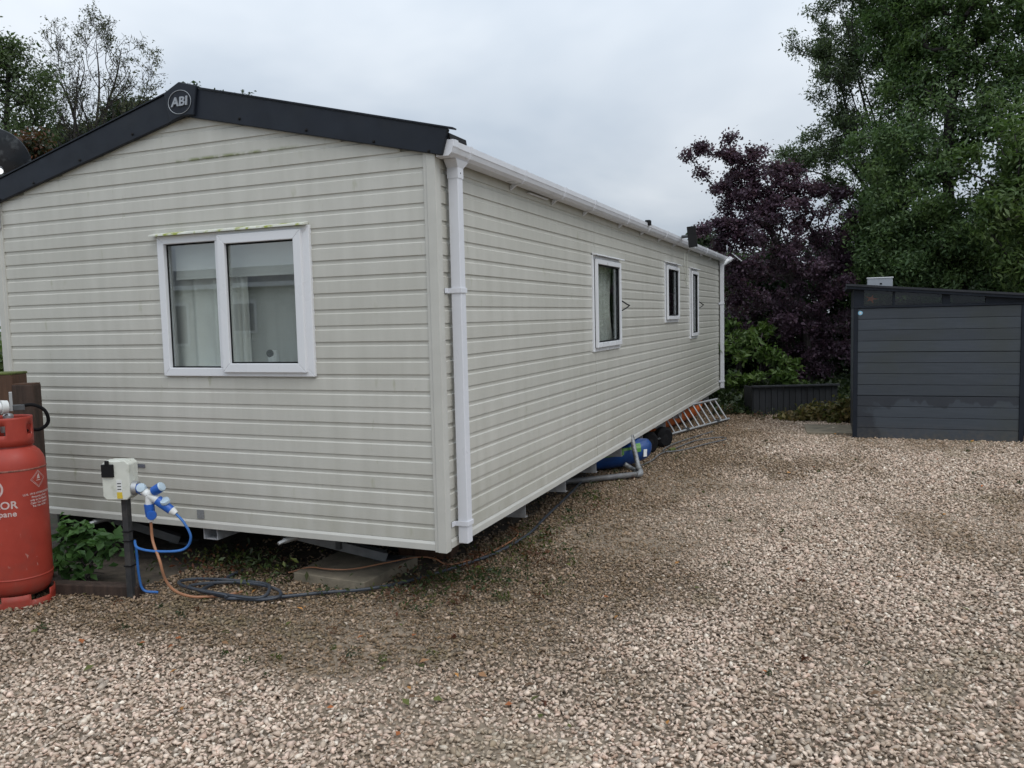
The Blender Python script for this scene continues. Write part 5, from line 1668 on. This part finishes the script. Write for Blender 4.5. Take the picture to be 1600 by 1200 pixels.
# brownish heap by the shed
b0_ = np.array([2.0, 9.35, 0.0])
tree('cotoneaster_bush', 'low brown and yellow leaved bush between planter and shed', b0_,
     [[b0_ + (0.05, 0.02, 0.15), b0_ + (0.1, 0, 0.25)]],
     [((1.85, 9.35, 0.10), (0.42, 0.30, 0.14), 1.0), ((2.12, 9.30, 0.16), (0.32, 0.26, 0.20), 1.0), ((1.5, 9.3, 0.04), (0.35, 0.2, 0.05), 0.4)],
     120, 4200, 0.075, [(0.19, 0.13, 0.060), (0.13, 0.10, 0.045), (0.09, 0.11, 0.035), (0.26, 0.21, 0.085)], 'bark_dark', 'bush', seed=35, clump=0.06, trunk_r=0.02)

# trees beyond the caravan on the left
b0_ = ray_pt(150, 500, 25); b0_[2] = 0.0
twiggy('bare_ash_tree', 'nearly leafless tree with fine branches above the left roof slope', b0_,
       [([ray_pt(150, 330, 25), ray_pt(148, 230, 25), ray_pt(155, 140, 25), ray_pt(150, 62, 25)], 0.10),
        ([ray_pt(142, 320, 25), ray_pt(124, 220, 25.3), ray_pt(105, 150, 25.3), ray_pt(72, 95, 25.3)], 0.10),
        ([ray_pt(136, 330, 25), ray_pt(118, 240, 24.7), ray_pt(118, 160, 24.7), ray_pt(125, 95, 24.7)], 0.09),
        ([ray_pt(158, 330, 25), ray_pt(176, 225, 25), ray_pt(205, 175, 25), ray_pt(245, 145, 25)], 0.09),
        ([ray_pt(152, 330, 25), ray_pt(160, 200, 25.4), ray_pt(182, 120, 25.4), ray_pt(190, 75, 25.4)], 0.09)],
       [(10, 0.20, 0.50), (6, 0.50, 0.55), (4, 0.55, 0.6)], 5200, 0.09, OLIVE, seed=41, tip_r=0.006, upw=0.18, spread_a=0.8)
b0_ = ray_pt(20, 500, 23); b0_[2] = 0.0
tree('leafy_ash_tree', 'leafy green tree at the upper left corner behind the dish', b0_,
     [[ray_pt(20, 330, 23), ray_pt(10, 200, 23), ray_pt(15, 90, 23)]],
     lobes_at([(20, 110, 23, (56, 50), 1.3), (0, 70, 23, (34, 26), 0.5), (50, 160, 23, (46, 44), 1.0), (-40, 130, 23, (60, 70), 1.0), (30, 215, 23, (60, 40), 1.0), (75, 130, 23, (22, 26), 0.25)]),
     460, 9500, 0.11, [(0.085, 0.12, 0.052), (0.10, 0.135, 0.055), (0.065, 0.095, 0.045)], 'bark_dark', seed=43, clump=0.16, trunk_r=0.14, aspect=0.45, gap=0.15)
b0_ = ray_pt(50, 500, 20); b0_[2] = 0.0
tree('rowan_bush', 'rusty brown bush showing over the caravan roof beside the dish', b0_,
     [[ray_pt(50, 350, 20), ray_pt(50, 260, 20)]],
     lobes_at([(45, 235, 20, (36, 34), 1.0), (70, 262, 20, (36, 30), 1.0), (30, 270, 20, (40, 30), 0.8)]),
     120, 5200, 0.12, [(0.17, 0.060, 0.030), (0.13, 0.045, 0.025), (0.035, 0.045, 0.022), (0.03, 0.04, 0.02)], 'bark_dark', 'bush', seed=45, clump=0.14, trunk_r=0.05)
for i, (u, v, dep, rx, ry, nl, lab) in enumerate([(120, 232, 27, 50, 34, 5200, 'green tree top low behind the left roof slope'), (205, 178, 30, 42, 20, 3400, 'small green tree top left of the ridge badge'), (300, 146, 34, 10, 8, 380, 'tiny tree tip peeping over the ridge badge'), (360, 163, 36, 34, 12, 1300, 'thin line of tree top right of the ridge badge'), (1096, 380, 34, 26, 14, 1500, 'distant green tree beyond the far gutter end')]):
    bb = ray_pt(u, 540, dep); bb[2] = 0
    tp = ray_pt(u, v, dep)
    tree('far_tree', lab, bb, [[bb * 0.4 + tp * 0.6, tp]], lobes_at([(u, v, dep, (rx, ry), 1.0), (u + rx * 0.3, v + ry * 1.2, dep, (rx, ry), 0.8), (u - rx * 0.4, v + ry * 1.4, dep, (rx, ry), 0.8)]), 90, nl * 2, 0.16, [(0.040, 0.062, 0.034), (0.052, 0.075, 0.038), (0.032, 0.050, 0.030)], 'bark_dark', seed=60 + i, clump=0.2, trunk_r=0.09)
# greenery seen past the left edge of the gable
bb = np.array([-4.6, 1.2, 0.0])
tree('garden_shrub', 'green shrub at the far left edge beside the caravan wall', bb, [[bb + (0, 0, 0.8), bb + (0.1, 0, 1.5)]], [((-4.6, 1.2, 1.0), (0.6, 0.6, 0.5), 1), ((-4.3, 0.7, 1.35), (0.4, 0.4, 0.4), 1)], 120, 5000, 0.08, GREEN_B, 'bark_dark', 'shrub', seed=71, clump=0.1, trunk_r=0.03)

# broad leaved plant under the gable beside the bottle
bb = np.array([-2.53, -0.37, 0.0])
tree('leafy_shrub', 'broad leaved green shrub between the gas bottle and socket post', bb,
     [[bb + (-0.05, 0.02, 0.2), bb + (-0.10, 0.02, 0.36)], [bb + (0.08, 0.0, 0.18), bb + (0.16, 0.02, 0.30)], [bb + (-0.14, 0.0, 0.12), bb + (-0.18, 0.02, 0.22)]],
     [(bb + (-0.10, 0.0, 0.32), (0.15, 0.14, 0.12), 1.0), (bb + (0.08, 0.0, 0.20), (0.20, 0.16, 0.14), 1.2), (bb + (-0.16, -0.02, 0.14), (0.14, 0.14, 0.12), 0.9), (bb + (0.20, 0.02, 0.30), (0.10, 0.1, 0.10), 0.4)],
     100, 400, 0.078, [(0.080, 0.165, 0.052), (0.100, 0.195, 0.062), (0.062, 0.135, 0.044)], 'bark_dark', 'shrub', seed=81, clump=0.035, tip_r=0.0022, trunk_r=0.008, aspect=0.58, up=0.9)


# weeds along the foot of the caravan: ground cover
def weeds():
    r = np.random.default_rng(91)
    C_, D_, S_, T_ = [], [], [], []
    spots = []
    for _ in range(55):
        spots.append((r.uniform(-2.2, -0.25), r.normal(0.10, 0.16) , r.uniform(0.05, 0.16)))
    for _ in range(90):
        y = r.gamma(1.3, 1.6)
        spots.append((r.normal(0.02, 0.16), y, r.uniform(0.03, 0.10)))
    for _ in range(60):
        spots.append((r.normal(0.0, 0.22), r.uniform(-0.25, 1.3), r.uniform(0.03, 0.11)))
    for _ in range(14):
        spots.append((r.uniform(-2.0, -1.0), r.uniform(-0.05, 0.2), r.uniform(0.10, 0.17)))
    for _ in range(22):
        spots.append((r.uniform(-2.6, 0.6), r.uniform(-1.2, -0.3), r.uniform(0.015, 0.04)))
    for _ in range(26):
        spots.append((r.uniform(0.6, 4.0), r.uniform(-1.5, 7), r.uniform(0.01, 0.03)))
    for _ in range(70):
        spots.append((r.uniform(0.2, 1.9), r.uniform(9.2, 10.6), r.uniform(0.05, 0.18)))
    gp = np.array([(0.030, 0.048, 0.016), (0.045, 0.065, 0.02), (0.085, 0.10, 0.025), (0.028, 0.038, 0.015)])
    rp = np.array([(0.11, 0.040, 0.020), (0.085, 0.055, 0.025), (0.12, 0.055, 0.028)])
    for x, y, h in spots:
        if -1.2 < x < -0.5 and -0.1 < y < 0.7:
            continue
        k = int(r.integers(10, 30))
        red = r.random() < 0.30
        base_c = (rp if red else gp)[r.integers(0, 3)]
        c_ = np.array([x, y, 0.02]) + r.normal(0, 1, (k, 3)) * np.array([h * 0.55, h * 0.55, 0]) + np.c_[np.zeros((k, 2)), r.random(k) * h]
        C_.append(c_); S_.append(np.full(k, 0.018 + 0.16 * h) * r.uniform(0.6, 1.2, k)); T_.append(base_c * r.lognormal(0, 0.25, (k, 1)))
    C_, S_, T_ = np.concatenate(C_), np.concatenate(S_), np.concatenate(T_)
    V, F, T = leaves_mesh(C_, np.zeros_like(C_), S_, T_, 0.42, up=0.7, seed=92)
    np_mesh('weeds', V, F, T, 'leaf', k=3, kind='stuff', label='small green and reddish weeds along the foot of the caravan', cat='weeds')


weeds()


def litter():
    r = np.random.default_rng(95)
    n_ = 130
    x = np.concatenate([r.uniform(-2.6, 1.2, 60), r.uniform(0.0, 4.2, 70)])
    y = np.concatenate([r.uniform(-1.7, -0.1, 60), r.uniform(-1.5, 8.5, 70)])
    C_ = np.c_[x, y, np.full(n_, 0.028)]
    cols = pick([(0.30, 0.10, 0.035), (0.22, 0.12, 0.06), (0.12, 0.07, 0.04), (0.36, 0.17, 0.05), (0.10, 0.11, 0.03)], n_, r)
    V, F, T = leaves_mesh(C_, np.zeros_like(C_), np.full(n_, 0.042), cols, 0.6, up=2.5, seed=96)
    np_mesh('fallen_leaves', V, F, T, 'dry_leaf', k=3, kind='stuff', label='scattered dry brown and orange leaves lying on the gravel', cat='leaves')


def ivy():
    r = np.random.default_rng(97)
    n_ = 15000
    a = r.uniform(-0.9, 4.6, n_); d = r.uniform(0.03, 3.2, n_)
    q = np.array([0.72, 9.85]) + a[:, None] * np.array([0.924, 0.382]) - d[:, None] * np.array([0.382, -0.924])
    inside = (a > -0.03) & (a < 1.43) & (d < 0.58)
    keep_ = ~inside & ~((q[:, 0] > 2.2) & (q[:, 0] < 4.35) & (q[:, 1] < 9.45)) & ~((q[:, 0] < 0.05) & (q[:, 1] < 11.1))
    q = q[keep_]
    h = (0.06 + 0.35 * np.clip(d[keep_] / 1.5, 0, 1)) * r.random(len(q)) ** 0.7
    C_ = np.c_[q, h + 0.01]
    cols = pick([(0.030, 0.048, 0.020), (0.040, 0.062, 0.025), (0.022, 0.036, 0.017), (0.055, 0.075, 0.028)], len(q), r)
    V, F, T = leaves_mesh(C_, np.zeros_like(C_), np.full(len(q), 0.085), cols, 0.7, up=0.8, seed=98)
    np_mesh('ivy', V, F, T, 'leaf', k=3, kind='stuff', label='dark ivy covering the ground behind the planter', cat='ivy')


litter()
ivy()
bpy.context.view_layer.update()
print('objects', len(bpy.data.objects))
